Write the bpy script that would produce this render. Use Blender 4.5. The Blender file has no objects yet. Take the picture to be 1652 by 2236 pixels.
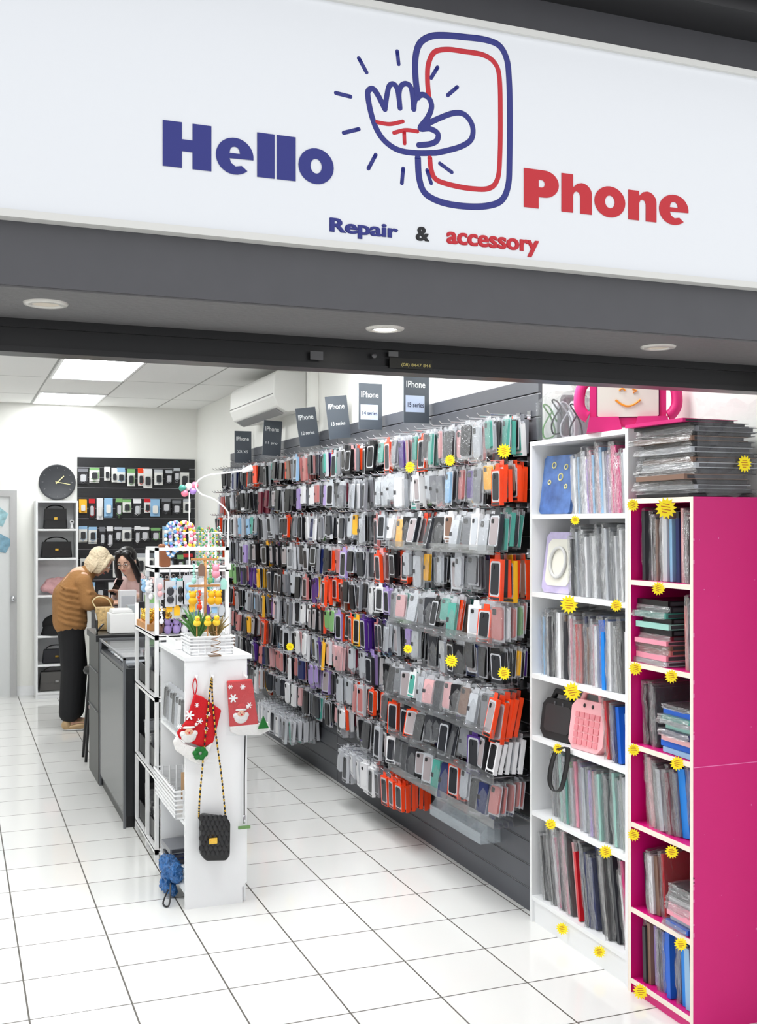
import bpy, math, random
from mathutils import Vector, Matrix
random.seed(7)
sc = bpy.context.scene
sc.view_settings.view_transform = 'Standard'
# ---------- camera calibration of the survey photograph ----------
F = 2390.0; CX = 826.0; H0 = 1142.0; CH = 1.65
YAW = math.radians(21.2); SA = math.sin(YAW); CA = math.cos(YAW)
def P(px, py, X=None, Y=None, Z=None):
    """measured point on a known plane of the shop -> metres"""
    k = (px-CX)/F
    dx = SA+CA*k; dy = CA-SA*k; dz = -(py-H0)/F
    if X is not None: t = X/dx
    elif Y is not None: t = Y/dy
    else: t = (Z-CH)/dz
    return Vector((dx*t, dy*t, CH+dz*t))
cam_d = bpy.data.cameras.new('camera'); cam = bpy.data.objects.new('camera', cam_d)
sc.collection.objects.link(cam); sc.camera = cam
cam.location = (0, 0, CH); cam.rotation_euler = (math.radians(90), 0, -YAW)
cam_d.sensor_fit = 'VERTICAL'; cam_d.sensor_height = 36; cam_d.lens = 36*F/2236.0
cam_d.shift_y = 24/2236.0; cam_d.clip_start = 0.05

# ---------- materials ----------
def lin(c):
    return tuple(((x/255)/12.92 if x/255 <= .04045 else ((x/255+.055)/1.055)**2.4) for x in c)
_m = {}
def M(name, rgb=(200,200,200), rough=.5, metal=0, emit=0, alpha=1, noise=0, bump=0, nscale=30, coat=0, src=None):
    if name in _m: return _m[name]
    m = bpy.data.materials.new(name); m.use_nodes = True
    nt = m.node_tree; b = nt.nodes['Principled BSDF']
    c = (*lin(rgb), 1)
    b.inputs['Base Color'].default_value = c
    b.inputs['Roughness'].default_value = rough; b.inputs['Metallic'].default_value = metal
    b.inputs['Alpha'].default_value = alpha
    if coat: b.inputs['Coat Weight'].default_value = coat
    if emit:
        b.inputs['Emission Color'].default_value = c; b.inputs['Emission Strength'].default_value = emit
    if src == 'object':
        n = nt.nodes.new('ShaderNodeObjectInfo'); nt.links.new(n.outputs['Color'], b.inputs['Base Color'])
    elif src == 'attr':
        n = nt.nodes.new('ShaderNodeAttribute'); n.attribute_name = 'Col'; nt.links.new(n.outputs['Color'], b.inputs['Base Color'])
    if noise or bump:
        tc = nt.nodes.new('ShaderNodeTexCoord'); no = nt.nodes.new('ShaderNodeTexNoise')
        no.inputs['Scale'].default_value = nscale; no.inputs['Detail'].default_value = 4
        nt.links.new(tc.outputs['Object'], no.inputs['Vector'])
        if noise:
            mx = nt.nodes.new('ShaderNodeMix'); mx.data_type = 'RGBA'
            mx.inputs['A'].default_value = tuple(x*(1-noise) for x in c[:3])+(1,)
            mx.inputs['B'].default_value = tuple(min(1, x*(1+noise)) for x in c[:3])+(1,)
            nt.links.new(no.outputs['Fac'], mx.inputs['Factor']); nt.links.new(mx.outputs['Result'], b.inputs['Base Color'])
        if bump:
            bp = nt.nodes.new('ShaderNodeBump'); bp.inputs['Strength'].default_value = bump; bp.inputs['Distance'].default_value = .01
            nt.links.new(no.outputs['Fac'], bp.inputs['Height']); nt.links.new(bp.outputs['Normal'], b.inputs['Normal'])
    _m[name] = m; return m
def film(name, fac, bump, nscale, rough=.15, mul=.55, haze=.05):
    m = bpy.data.materials.new(name); m.use_nodes = True; nt = m.node_tree
    nt.nodes.remove(nt.nodes['Principled BSDF']); out = nt.nodes['Material Output']
    tr = nt.nodes.new('ShaderNodeBsdfTransparent'); tr.inputs[0].default_value = (.98,.985,.99,1)
    df = nt.nodes.new('ShaderNodeBsdfDiffuse'); df.inputs[0].default_value = (.9,.92,.95,1)
    m0 = nt.nodes.new('ShaderNodeMixShader'); m0.inputs[0].default_value = haze
    nt.links.new(tr.outputs[0], m0.inputs[1]); nt.links.new(df.outputs[0], m0.inputs[2])
    gl = nt.nodes.new('ShaderNodeBsdfGlossy'); gl.inputs['Roughness'].default_value = rough
    fr = nt.nodes.new('ShaderNodeFresnel'); fr.inputs['IOR'].default_value = 1.4
    ma = nt.nodes.new('ShaderNodeMath'); ma.operation = 'MULTIPLY_ADD'; ma.inputs[1].default_value = mul; ma.inputs[2].default_value = fac; ma.use_clamp = True
    mx = nt.nodes.new('ShaderNodeMixShader')
    if bump:
        tc = nt.nodes.new('ShaderNodeTexCoord'); no = nt.nodes.new('ShaderNodeTexNoise'); no.inputs['Scale'].default_value = nscale
        no.inputs['Detail'].default_value = 3; no.inputs['Distortion'].default_value = 1.2
        bp = nt.nodes.new('ShaderNodeBump'); bp.inputs['Strength'].default_value = bump; bp.inputs['Distance'].default_value = .012
        nt.links.new(tc.outputs['Object'], no.inputs['Vector']); nt.links.new(no.outputs['Fac'], bp.inputs['Height'])
        nt.links.new(bp.outputs['Normal'], gl.inputs['Normal']); nt.links.new(bp.outputs['Normal'], fr.inputs['Normal'])
    nt.links.new(fr.outputs[0], ma.inputs[0]); nt.links.new(ma.outputs[0], mx.inputs[0])
    nt.links.new(m0.outputs[0], mx.inputs[1]); nt.links.new(gl.outputs[0], mx.inputs[2]); nt.links.new(mx.outputs[0], out.inputs['Surface'])
    return m
def brick_mat(name, tile, grout, w, h, mortar, off, rough, gr=.6):
    m = bpy.data.materials.new(name); m.use_nodes = True; nt = m.node_tree; b = nt.nodes['Principled BSDF']
    tc = nt.nodes.new('ShaderNodeTexCoord'); mp = nt.nodes.new('ShaderNodeMapping')
    mp.inputs['Location'].default_value = (-off[0], -off[1], 0)
    br = nt.nodes.new('ShaderNodeTexBrick'); br.offset = 0; br.squash = 1
    br.inputs['Scale'].default_value = 1; br.inputs['Brick Width'].default_value = w; br.inputs['Row Height'].default_value = h
    br.inputs['Mortar Size'].default_value = mortar; br.inputs['Mortar Smooth'].default_value = .1
    br.inputs['Color1'].default_value = (*lin(tile), 1); br.inputs['Color2'].default_value = (*[x*.95 for x in lin(tile)], 1)
    br.inputs['Mortar'].default_value = (*lin(grout), 1)
    nt.links.new(tc.outputs['Object'], mp.inputs['Vector']); nt.links.new(mp.outputs['Vector'], br.inputs['Vector'])
    nt.links.new(br.outputs['Color'], b.inputs['Base Color'])
    mr = nt.nodes.new('ShaderNodeMapRange'); mr.inputs['To Min'].default_value = rough; mr.inputs['To Max'].default_value = gr
    nt.links.new(br.outputs['Fac'], mr.inputs['Value']); nt.links.new(mr.outputs['Result'], b.inputs['Roughness'])
    return m
white = M('white_laminate', (238,239,240), .4)
white_metal = M('white_metal', (240,240,240), .35)
black = M('black_plastic', (20,20,22), .4)
blackg = M('black_gloss', (12,12,14), .15)
dark = M('dark_grey_paint', (80,80,84), .5, noise=.08, bump=.08, nscale=14)
soff = M('soffit_grey', (98,97,98), .6, noise=.08, bump=.2, nscale=60)
track = M('black_track', (20,20,22), .35)
chrome = M('chrome', (200,200,205), .2, 1)
alum = M('aluminium', (190,190,195), .35, .8)
gold = M('gold', (226,184,80), .25, .9)
cream = M('wall_paint', (238,238,233), .7, noise=.02, nscale=3)
clear = film('clear_sleeve', .05, .9, 11, .14, .6, .07)
packf = film('pack_film', .06, .7, 30, .18, .4, .08)
bagm = film('clear_bag', .03, .9, 8, .12, .55, .04)
acryl = film('acrylic', .02, 0, 1, .03, .6, .06)
acrylw = M('acrylic_milky', (225,235,242), .08, alpha=.20)
tint = M('tint_cover', rough=.3, src='object')
tintc = M('tint_cloth', rough=.8, src='object')
attr = M('attr_cover', rough=.3, src='attr')
card = M('card_grey', (192,194,199), .22)
smoke = M('smoke_case', (160,150,152), .25)
red = M('red_vinyl', (196,20,38), .4, coat=.15); blue = M('blue_vinyl', (30,38,126), .4, coat=.15)
PAL = {'black':(18,18,22),'charcoal':(44,46,52),'grey':(118,120,126),'silver':(186,190,196),'white':(232,232,234),
 'dusty pink':(190,118,116),'rose':(220,170,172),'orange':(238,70,24),'yellow':(242,180,26),'purple':(74,36,128),'lilac':(166,144,202),
 'teal':(78,160,146),'navy':(26,38,90),'burgundy':(104,26,44),'green':(124,176,110),'light blue':(146,188,222),'blue':(24,98,206),
 'magenta':(212,18,116),'pink':(240,154,174),'red':(206,30,42),'brown':(128,98,82),'mint':(162,214,202),'bright blue':(12,132,226)}
def colr(n): return (*lin(PAL[n]), 1)
def Rr(s): return random.uniform(-s,s)

# ---------- mesh builder ----------
class MB:
    def __init__(s): s.v=[]; s.f=[]; s.m=[]; s.s=[]
    def add(s, vs, fs, mat=0, smooth=False, T=None):
        o=len(s.v)
        if T is not None: vs=[T@Vector(v) for v in vs]
        s.v+=[tuple(v) for v in vs]; s.f+=[tuple(o+i for i in f) for f in fs]; s.m+=[mat]*len(fs); s.s+=[smooth]*len(fs)
        return s
    def box(s,x0,y0,z0,x1,y1,z1,mat=0,T=None):
        return s.add([(x0,y0,z0),(x1,y0,z0),(x1,y1,z0),(x0,y1,z0),(x0,y0,z1),(x1,y0,z1),(x1,y1,z1),(x0,y1,z1)],
          [(0,3,2,1),(4,5,6,7),(0,1,5,4),(1,2,6,5),(2,3,7,6),(3,0,4,7)],mat,False,T)
    def prism(s,pts,a0,a1,axis='y',mat=0,T=None):
        n=len(pts)
        def q(p,a): return {'x':(a,p[0],p[1]),'y':(p[0],a,p[1]),'z':(p[0],p[1],a)}[axis]
        vs=[q(p,a0) for p in pts]+[q(p,a1) for p in pts]
        fs=[tuple(range(n)),tuple(range(2*n-1,n-1,-1))]+[(i,(i+1)%n,n+(i+1)%n,n+i) for i in range(n)]
        return s.add(vs,fs,mat,False,T)
    def sphere(s,c,r,mat=0,n=12,T=None):
        if not hasattr(r,'__len__'): r=(r,r,r)
        k=max(4,n//2+1); vs=[(c[0],c[1],c[2]+r[2])]; fs=[]
        for i in range(1,k):
            a=math.pi*i/k
            for j in range(n):
                b=2*math.pi*j/n; vs.append((c[0]+r[0]*math.sin(a)*math.cos(b),c[1]+r[1]*math.sin(a)*math.sin(b),c[2]+r[2]*math.cos(a)))
        vs.append((c[0],c[1],c[2]-r[2])); L=len(vs)-1
        for j in range(n): fs.append((0,1+j,1+(j+1)%n)); fs.append((L,L-n+(j+1)%n,L-n+j))
        for i in range(k-2):
            for j in range(n):
                a=1+i*n+j; b=1+i*n+(j+1)%n; fs.append((a,a+n,b+n,b))
        return s.add(vs,fs,mat,True,T)
    def tube(s,pts,r,n=8,mat=0,closed=False,cap=True,T=None):
        pts=[Vector(p) for p in pts]; N=len(pts); vs=[]; fs=[]
        rr=r if hasattr(r,'__len__') else [r]*N; u=None
        for i,p in enumerate(pts):
            a=pts[(i-1)%N] if (closed or i>0) else p; b=pts[(i+1)%N] if (closed or i<N-1) else p
            t=(b-a).normalized()
            if u is None:
                u=t.cross(Vector((0,0,1)))
                if u.length<1e-3: u=t.cross(Vector((1,0,0)))
            u=(u-t*u.dot(t)).normalized(); w=t.cross(u)
            for j in range(n):
                c=2*math.pi*j/n; vs.append(p+(u*math.cos(c)+w*math.sin(c))*rr[i])
        for i in range(N if closed else N-1):
            for j in range(n):
                a=i*n+j; b=i*n+(j+1)%n; c=((i+1)%N)*n; fs.append((a,b,c+(j+1)%n,c+j))
        if not closed and cap: fs.append(tuple(range(n))); fs.append(tuple(range((N-1)*n,N*n)))
        return s.add(vs,fs,mat,n>6,T)
    def cyl(s,p,q,r1,r2=None,n=14,mat=0,T=None): return s.tube([p,q],[r1,r1 if r2 is None else r2],n,mat,False,True,T)
    def lathe(s,c,prof,n=20,mat=0,T=None):
        vs=[];fs=[]
        for r,z in prof:
            for j in range(n):
                a=2*math.pi*j/n; vs.append((c[0]+r*math.cos(a),c[1]+r*math.sin(a),c[2]+z))
        for i in range(len(prof)-1):
            for j in range(n): fs.append((i*n+j,i*n+(j+1)%n,(i+1)*n+(j+1)%n,(i+1)*n+j))
        return s.add(vs,fs,mat,True,T)
    def mesh(s,name,mats,fix=True):
        me=bpy.data.meshes.new(name); me.from_pydata(s.v,[],s.f)
        for m in mats: me.materials.append(m)
        me.polygons.foreach_set('material_index',s.m); me.polygons.foreach_set('use_smooth',s.s)
        if fix:
            import bmesh
            bm=bmesh.new(); bm.from_mesh(me); bmesh.ops.recalc_face_normals(bm,faces=bm.faces); bm.to_mesh(me); bm.free()
        me.update(); return me
    def obj(s,name,mats,label=None,cat=None,parent=None,kind=None,group=None,recentre=True,bevel=0,fix=True):
        if not hasattr(mats,'__len__'): mats=[mats]
        loc=Vector((0,0,0))
        if recentre:
            xs=[v[0] for v in s.v]; ys=[v[1] for v in s.v]; zs=[v[2] for v in s.v]
            loc=Vector(((min(xs)+max(xs))/2,(min(ys)+max(ys))/2,min(zs)))
            s.v=[(v[0]-loc[0],v[1]-loc[1],v[2]-loc[2]) for v in s.v]
        return link(name,s.mesh(name,mats,fix),loc,label,cat,parent,kind,group,bevel=bevel)
WL={}
def link(name,me,loc,label=None,cat=None,parent=None,kind=None,group=None,rot=None,scale=None,color=None,bevel=0):
    o=bpy.data.objects.new(name,me); sc.collection.objects.link(o)
    loc=Vector(loc); wl=tuple(loc)
    if parent is not None: o.parent=parent; loc=loc-Vector(WL[parent.name])
    elif cat: o['category']=cat
    if label: o['label']=label
    WL[o.name]=wl; o.location=loc
    if rot: o.rotation_euler=rot
    if scale: o.scale=scale
    if color: o.color=color
    if kind: o['kind']=kind
    if group: o['group']=group
    if bevel:
        b=o.modifiers.new('bevel','BEVEL'); b.width=bevel; b.segments=2; b.limit_method='ANGLE'
    return o
def empty(name,loc,label,cat,group=None,rot=None):
    o=link(name,None,loc,label,cat,group=group); o.empty_display_size=.05
    if rot: o.rotation_euler=rot
    return o
def child_local(name,mb,mats,parent,label=None,bevel=0,color=None,fix=True):
    me=mb.mesh(name,mats if hasattr(mats,'__len__') else [mats],fix)
    o=bpy.data.objects.new(name,me); sc.collection.objects.link(o); o.parent=parent
    if label:o['label']=label
    if color:o.color=color
    if bevel:
        b=o.modifiers.new('bevel','BEVEL'); b.width=bevel; b.segments=2; b.limit_method='ANGLE'
    return o
def eval_mesh(o):
    bpy.context.view_layer.update()
    me=bpy.data.meshes.new_from_object(o.evaluated_get(bpy.context.evaluated_depsgraph_get()))
    bpy.data.objects.remove(o); return me
def fuse(mb,voxel=.007,smooth=4,mat=None,name='body'):
    me=mb.mesh(name,[mat]); o=bpy.data.objects.new('tmp',me); sc.collection.objects.link(o)
    r=o.modifiers.new('r','REMESH'); r.mode='VOXEL'; r.voxel_size=voxel; r.use_smooth_shade=True
    if smooth:
        s=o.modifiers.new('s','SMOOTH'); s.iterations=smooth; s.factor=.5
    me=eval_mesh(o)
    if not me.materials: me.materials.append(mat)
    else: me.materials[0]=mat
    me.polygons.foreach_set('use_smooth',[True]*len(me.polygons)); me.name=name
    return me
def text_mesh(txt,bold=0.0):
    cu=bpy.data.curves.new('t','FONT'); cu.body=txt; cu.offset=bold; cu.resolution_u=4; cu.extrude=.004
    o=bpy.data.objects.new('t',cu); sc.collection.objects.link(o); me=eval_mesh(o); bpy.data.curves.remove(cu); return me
def text_on(txt,p_ll,width,height,mat,parent,name='lettering',bold=0.0,label=None,fat=0):
    me=text_mesh(txt,bold)
    if fat:
        mb=MB(); vs=[tuple(v.co) for v in me.vertices]; fs=[tuple(p.vertices) for p in me.polygons]
        for j,(a,b) in enumerate([(-fat,0),(0,0),(fat,0),(-fat/2,fat*.5),(fat/2,fat*.5)]): mb.add([(x+a,y+b,z+j*.006) for x,y,z in vs],fs)
        me=mb.mesh('lettering',[mat],False)
    xs=[v.co.x for v in me.vertices]; ys=[v.co.y for v in me.vertices]
    x0,x1,y0,y1=min(xs),max(xs),min(ys),max(ys)
    for v in me.vertices: v.co=((v.co.x-x0)/(x1-x0)*width,-v.co.z*.05,(v.co.y-y0)/(y1-y0)*height)
    me.materials.clear(); me.materials.append(mat)
    return link(name,me,p_ll,label,None,parent)

# =================== SETTING ===================
XW=2.30; YB=11.0; CZ=2.80
floor_m=brick_mat('floor_tiles',(233,233,230),(84,80,74),.337,.337,.0032,(.908,.10),.08)
MB().box(-4,-3,-.1,4.2,11.3,0).obj('floor',floor_m,kind='structure',recentre=False)
ceil_m=brick_mat('ceiling_tiles',(242,242,240),(172,172,170),.6,1.2,.008,(.69,.60),.8,gr=.8)
MB().box(-4,2.95,CZ,4.2,11.3,CZ+.1).obj('ceiling',ceil_m,kind='structure',recentre=False)
MB().box(-4,YB,0,XW+.3,YB+.2,CZ).obj('wall_back',cream,kind='structure',recentre=False)
MB().prism([(XW,YB),(XW,4.03),(2.53,4.03),(2.53,2.5),(2.75,2.5),(2.75,YB)],0,CZ,'z').obj('wall_right',cream,kind='structure',recentre=False)
MB().box(-4.1,2.5,0,-4,YB,CZ).obj('wall_left',cream,kind='structure',recentre=False)
MB().box(-4,2.42,2.15,4.2,2.80,3.6).obj('trim_1',dark,kind='structure',recentre=False)
MB().box(-4,2.425,2.146,4.2,2.80,2.15).obj('trim_2',soff,kind='structure',recentre=False)
MB().box(-4,2.28,2.965,4.2,2.42,3.6).box(-4,2.24,3.0,4.2,2.28,3.05).obj('trim_3',M('cornice',(40,40,42),.5),kind='structure',recentre=False)
MB().box(-4,2.80,2.07,4.2,2.90,2.95).box(-4,2.79,2.065,4.2,2.80,2.08).box(-4,2.785,2.125,4.2,2.80,2.15).obj('trim_4',track,kind='structure',recentre=False)
# sign
SY=2.405
sx0,sx1=-1.2,3.6; zb=2.296; zt=2.858
sign=empty('shop_sign',(1.2,SY,zb),'long glossy white shop fascia sign with blue and red lettering','sign')
MB().box(sx0,SY-.01,zb,sx1,2.42,zt).obj('panel',M('sign_white',(234,237,241),.2,coat=.4),parent=sign)
MB().box(sx0,SY-.02,zb-.012,sx1,2.419,zb+.004).box(sx0,SY-.02,zt-.004,sx1,2.419,zt+.012).obj('frame',M('sign_frame',(222,222,218),.4),parent=sign)
LY=SY-.0102
def ellipse(cx,cy,rx,ry,a0=0,a1=360,n=28):
    return [(cx+rx*math.cos(math.radians(a0+(a1-a0)*i/n)),cy+ry*math.sin(math.radians(a0+(a1-a0)*i/n))) for i in range(n+(0 if a1-a0==360 else 1))]
XH=.80
nn_=[(0,0),(.38,0),(.38,.46),(.42,.54),(.5,.57),(.58,.54),(.62,.46),(.62,0),(1,0),(1,.52)]+ellipse(.66,.52,.34,.28,10,90,8)
GL={
'H':[[(0,0),(.39,0),(.39,.37),(.61,.37),(.61,0),(1,0),(1,1),(.61,1),(.61,.63),(.39,.63),(.39,1),(0,1)]],
'l':[[(0,0),(1,0),(1,1),(0,1)]],
'o':[ellipse(.5,XH/2,.5,XH/2+.01),ellipse(.5,XH/2,.16,.17)],
'e':[ellipse(.5,XH/2,.5,XH/2+.01,-6,312)+[(.68,.20),(.52,.17),(.40,.24),(.36,.345)],[(.36,.46),(.64,.46),(.62,.55),(.57,.60),(.5,.615),(.43,.60),(.38,.55)]],
'P':[[(0,0),(.42,0),(.42,.30)]+ellipse(.58,.65,.42,.35,-90,90,16)+[(0,1)],[(.42,.55)]+ellipse(.50,.65,.1,.1,-90,90,6)+[(.42,.75)]],
'h':[nn_+[(.52,.77),(.38,.66),(.38,1),(0,1)]],
'n':[nn_+[(.52,.77),(.38,.66),(.38,.79),(0,.79)]]}
xa0=1.2
def glyph_word(seq,zbase,capz,mat,lab):
    cu=bpy.data.curves.new('g','CURVE'); cu.dimensions='2D'; cu.fill_mode='BOTH'; cu.extrude=.0008
    for ch,p0,p1,py in seq:
        xa=P(p0,py,Y=LY).x; xb=P(p1,py,Y=LY).x
        for c in GL[ch]:
            sp=cu.splines.new('POLY'); sp.points.add(len(c)-1); sp.use_cyclic_u=True
            for i,(a,b) in enumerate(c): sp.points[i].co=(xa+(xb-xa)*a, zbase+capz*b,0,1)
    o=bpy.data.objects.new('g',cu); sc.collection.objects.link(o); me=eval_mesh(o)
    for v in me.vertices: v.co=(v.co.x-xa0,-v.co.z,v.co.y-zb)
    me.materials.clear(); me.materials.append(mat)
    return link('lettering',me,(xa0,LY-.0008,zb),lab,None,sign)
zh=P(356,362,Y=LY).z; caph=P(356,262,Y=LY).z-zh
glyph_word([('H',355,461,365),('e',471,553,375),('l',561,599,380),('l',604,645,385),('o',651,728,390)],zh,caph,blue,'blue heavy rounded lettering')
zh2=P(1144,452,Y=LY).z; cap2=P(1144,367,Y=LY).z-zh2
glyph_word([('P',1143,1219,452),('h',1225,1291,460),('o',1297,1364,466),('n',1371,1432,472),('e',1438,1502,478)],zh2,cap2,red,'red heavy rounded lettering')
def sgn_text(t,px0,px1,py_base,py_top,mat,bold):
    a=P(px0,py_base,Y=LY); b=P(px1,py_base,Y=LY); c=P(px0,py_top,Y=LY)
    text_on(t,(a.x,LY-.0004,a.z),b.x-a.x,c.z-a.z,mat,sign,bold=bold,fat=.028)
sgn_text('Repair',719,869,515,475,blue,.018)
sgn_text('&',907,937,525,494,M('black_vinyl',(20,20,24),.3),.018)
sgn_text('accessory',974,1176,543,505,red,.018)
def catmull(p,closed=False,n=6):
    out=[]; N=len(p)
    for i in range(N if closed else N-1):
        g=lambda j:p[j%N] if closed else p[max(0,min(N-1,j))]
        a,b,c,d=g(i-1),g(i),g(i+1),g(i+2)
        for k in range(n):
            t=k/n; out.append(tuple(.5*(2*b[m]+(c[m]-a[m])*t+(2*a[m]-5*b[m]+4*c[m]-d[m])*t*t+(3*b[m]-a[m]-3*c[m]+d[m])*t**3) for m in range(len(b))))
    if not closed: out.append(p[-1])
    return out
LAY=[0]
def stroke(mat,px,w,name='logo_line',smooth=True):
    LAY[0]+=1; mb=MB()
    pts=catmull(px) if smooth and len(px)>2 else px
    q=[(P(a,b,Y=LY).x,LY,P(a,b,Y=LY).z) for a,b in pts]; hw=w/2*2.55/F
    mb.tube(q,hw,12); mb.sphere(q[0],hw,0,12); mb.sphere(q[-1],hw,0,12)
    sq=.10+.004*LAY[0]; mb.v=[(x,LY+(y-LY)*sq,z) for x,y,z in mb.v]
    mb.obj(name,mat,parent=sign)
stroke(red,[(936,212),(933,175),(935,140),(948,114),(975,108),(1010,112),(1055,120),(1080,138),(1090,170),(1092,250),(1091,340),(1086,390),(1068,411),(1030,412),(985,404),(952,392),(941,370),(938,345)],12,'screen_outline')
stroke(blue,[(912,212),(907,170),(907,125),(916,95),(938,80),(968,77),(1015,81),(1060,87),(1090,100),(1106,130),(1111,175),(1113,250),(1112,350),(1109,405),(1094,438),(1060,450),(1010,450),(962,441),(928,422),(915,390),(912,345)],15,'phone_outline')
stroke(blue,[(950,334),(905,334),(868,327),(840,308),(822,282),(810,248),(803,212),(804,198),(814,194),(825,208),(840,238)],13,'hand_outline')
stroke(blue,[(840,238),(845,205),(850,187),(860,184),(868,198),(873,236)],12,'finger_outline')
stroke(blue,[(873,236),(871,205),(876,187),(888,183),(898,195),(903,238)],12,'finger_outline')
stroke(blue,[(903,238),(906,218),(920,207),(935,213),(942,232),(934,256),(917,280),(938,281),(955,291),(954,306),(940,314),(914,317)],13,'finger_outline')
stroke(blue,[(917,280),(950,262),(990,247),(1015,251),(1031,275),(1029,303),(1008,319),(975,329),(950,334)],13,'wrist_outline')
stroke(red,[(820,266),(850,271),(879,265)],9,'palm_line'); stroke(red,[(860,290),(885,284),(911,287)],9,'palm_line'); stroke(red,[(882,287),(883,313)],9,'palm_line')
for a,b in [((783,127),(800,158)),((867,112),(870,140)),((733,203),(765,211)),((750,290),(783,282)),((820,338),(804,368)),((880,368),(877,400)),((955,147),(941,170)),((998,190),(977,208)),((960,357),(986,376)),((932,372),(941,400))]:
    stroke(blue,[a,b],9,'ray',False)
# downlights
for i,(px,py,e) in enumerate([(100,662,1.2),(840,717,9),(1436,757,1.2)]):
    p=P(px,py,Z=2.146)
    e0=empty('downlight',(p.x,p.y,2.135),'round recessed downlight with white trim'+(', lit' if e>5 else ', dim'),'light',group='soffit downlights')
    MB().lathe((p.x,p.y,2.146),[(.030,.0),(.034,-.006),(.048,-.004),(.050,0)],24).obj('trim_ring',M('ring',(200,198,192),.35,.3),parent=e0)
    MB().lathe((p.x,p.y,2.146),[(.001,-.002),(.031,-.002)],24).obj('lamp',M('lamp%d'%int(e),(255,250,240),.5,emit=e) if e>5 else M('lampdim',(190,180,165),.5,emit=.12),parent=e0)
for (a,b,c,d,col,txt) in [(677,768,705,785,(84,84,86),None),(848,768,869,778,(96,96,96),None),(850,786,943,803,(34,33,28),'(08) 8447 844')]:
    p=P(a,d,Y=2.784); q=P(c,b,Y=2.784)
    s=MB().box(p.x,2.783,p.z,q.x,2.7848,q.z).obj('sticker',M('stk%d'%a,col,.5),'small printed maker sticker on black shutter track','sticker')
    if txt: text_on(txt,(p.x+.035,2.7826,p.z+.004),q.x-p.x-.04,.011,M('sticker_ink',(215,200,120),.5),s)
MB().lathe((0,0,0),[(.001,.004),(.006,.004),(.008,0)],12,T=Matrix.Translation(P(817,776,Y=2.784))@Matrix.Rotation(math.pi/2,4,'X')).obj('lock_cylinder',M('dull_metal',(90,90,92),.4,.6),'small round metal shutter lock','lock')
for (x0,x1,y0,y1) in [(.72,1.26,7.8,8.95),(.72,1.26,10.0,10.9),(.72,1.3,4.4,5.6),(-1.6,-1.0,7.8,9.0),(-1.6,-1.0,4.4,5.6),(1.5,2.0,5.0,6.2),(-.45,.15,3.3,4.5),(1.5,2.1,3.2,4.0)]:
    e0=empty('ceiling_light',((x0+x1)/2,(y0+y1)/2,CZ-.012),'flat rectangular white ceiling light panel, lit','light',group='ceiling light panels')
    MB().box(x0,y0,CZ-.006,x1,y1,CZ-.001).obj('diffuser',M('light_panel',(252,254,255),.5,emit=13),parent=e0)
    MB().box(x0-.02,y0-.02,CZ-.012,x0,y1+.02,CZ).box(x1,y0-.02,CZ-.012,x1+.02,y1+.02,CZ).box(x0,y0-.02,CZ-.012,x1,y0,CZ).box(x0,y1,CZ-.012,x1,y1+.02,CZ).obj('frame',white_metal,parent=e0)

do=MB().box(-.25,YB-.03,0,.50,YB,1.90).obj('door_1',M('door_white',(218,220,220),.45),kind='structure')
MB().box(.50,YB-.05,0,.56,YB,1.96).box(-.31,YB-.05,0,-.25,YB,1.96).box(-.25,YB-.05,1.90,.50,YB,1.96).obj('trim_5',M('door_frame',(180,180,180),.5),kind='structure',recentre=False)
kp=P(28,1307,Y=YB-.05); MB().sphere((kp.x,YB-.075,kp.z),(.028,.025,.028)).cyl((kp.x,YB-.03,kp.z),(kp.x,YB-.07,kp.z),.012).obj('door_knob',chrome,parent=do)
MB().box(.56,YB-.012,0,2.3,YB,.09).obj('baseboard_back',white,kind='structure',recentre=False)
for (pxs,cc) in [([(0,1108),(18,1122),(6,1150),(0,1148)],(150,190,205)),([(0,1165),(28,1180),(12,1208),(0,1205)],(120,160,180))]:
    pts=[P(x,y,Y=YB-.034) for x,y in pxs]
    MB().prism([(p.x,p.z) for p in pts],YB-.036,YB-.0305).obj('photo_print',M('photo%d'%cc[0],cc,.3,noise=.8,nscale=20),'small colour photo print taped to white door','picture')

c=P(125,1053,Y=YB-.02); ck=empty('wall_clock',(c.x,YB-.02,c.z-.17),'round dark grey wall clock with pale gold hands','clock')
R90=Matrix.Translation((c.x,YB,c.z))@Matrix.Rotation(math.pi/2,4,'X')
MB().lathe((0,0,0),[(.001,.03),(.155,.03),(.17,.04),(.172,.03),(.172,0)],40,T=R90).obj('face',M('clock_grey',(52,54,58),.5),parent=ck)
for ang,L,w in ((100,.12,.003),(45,.085,.0045)):
    MB().box(-w,-.001,-.02,w,.001,L,0,Matrix.Translation((c.x,YB-.042,c.z))@Matrix.Rotation(math.radians(ang),4,'Y')).obj('hand',M('hand_gold',(230,220,160),.4),parent=ck)
tk=MB()
for i in range(12): tk.box(-.002,-.001,.13,.002,.001,.145,0,Matrix.Translation((c.x,YB-.041,c.z))@Matrix.Rotation(math.radians(30*i),4,'Y'))
tk.obj('hour_marks',M('mark',(120,120,120),.5),parent=ck)

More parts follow.
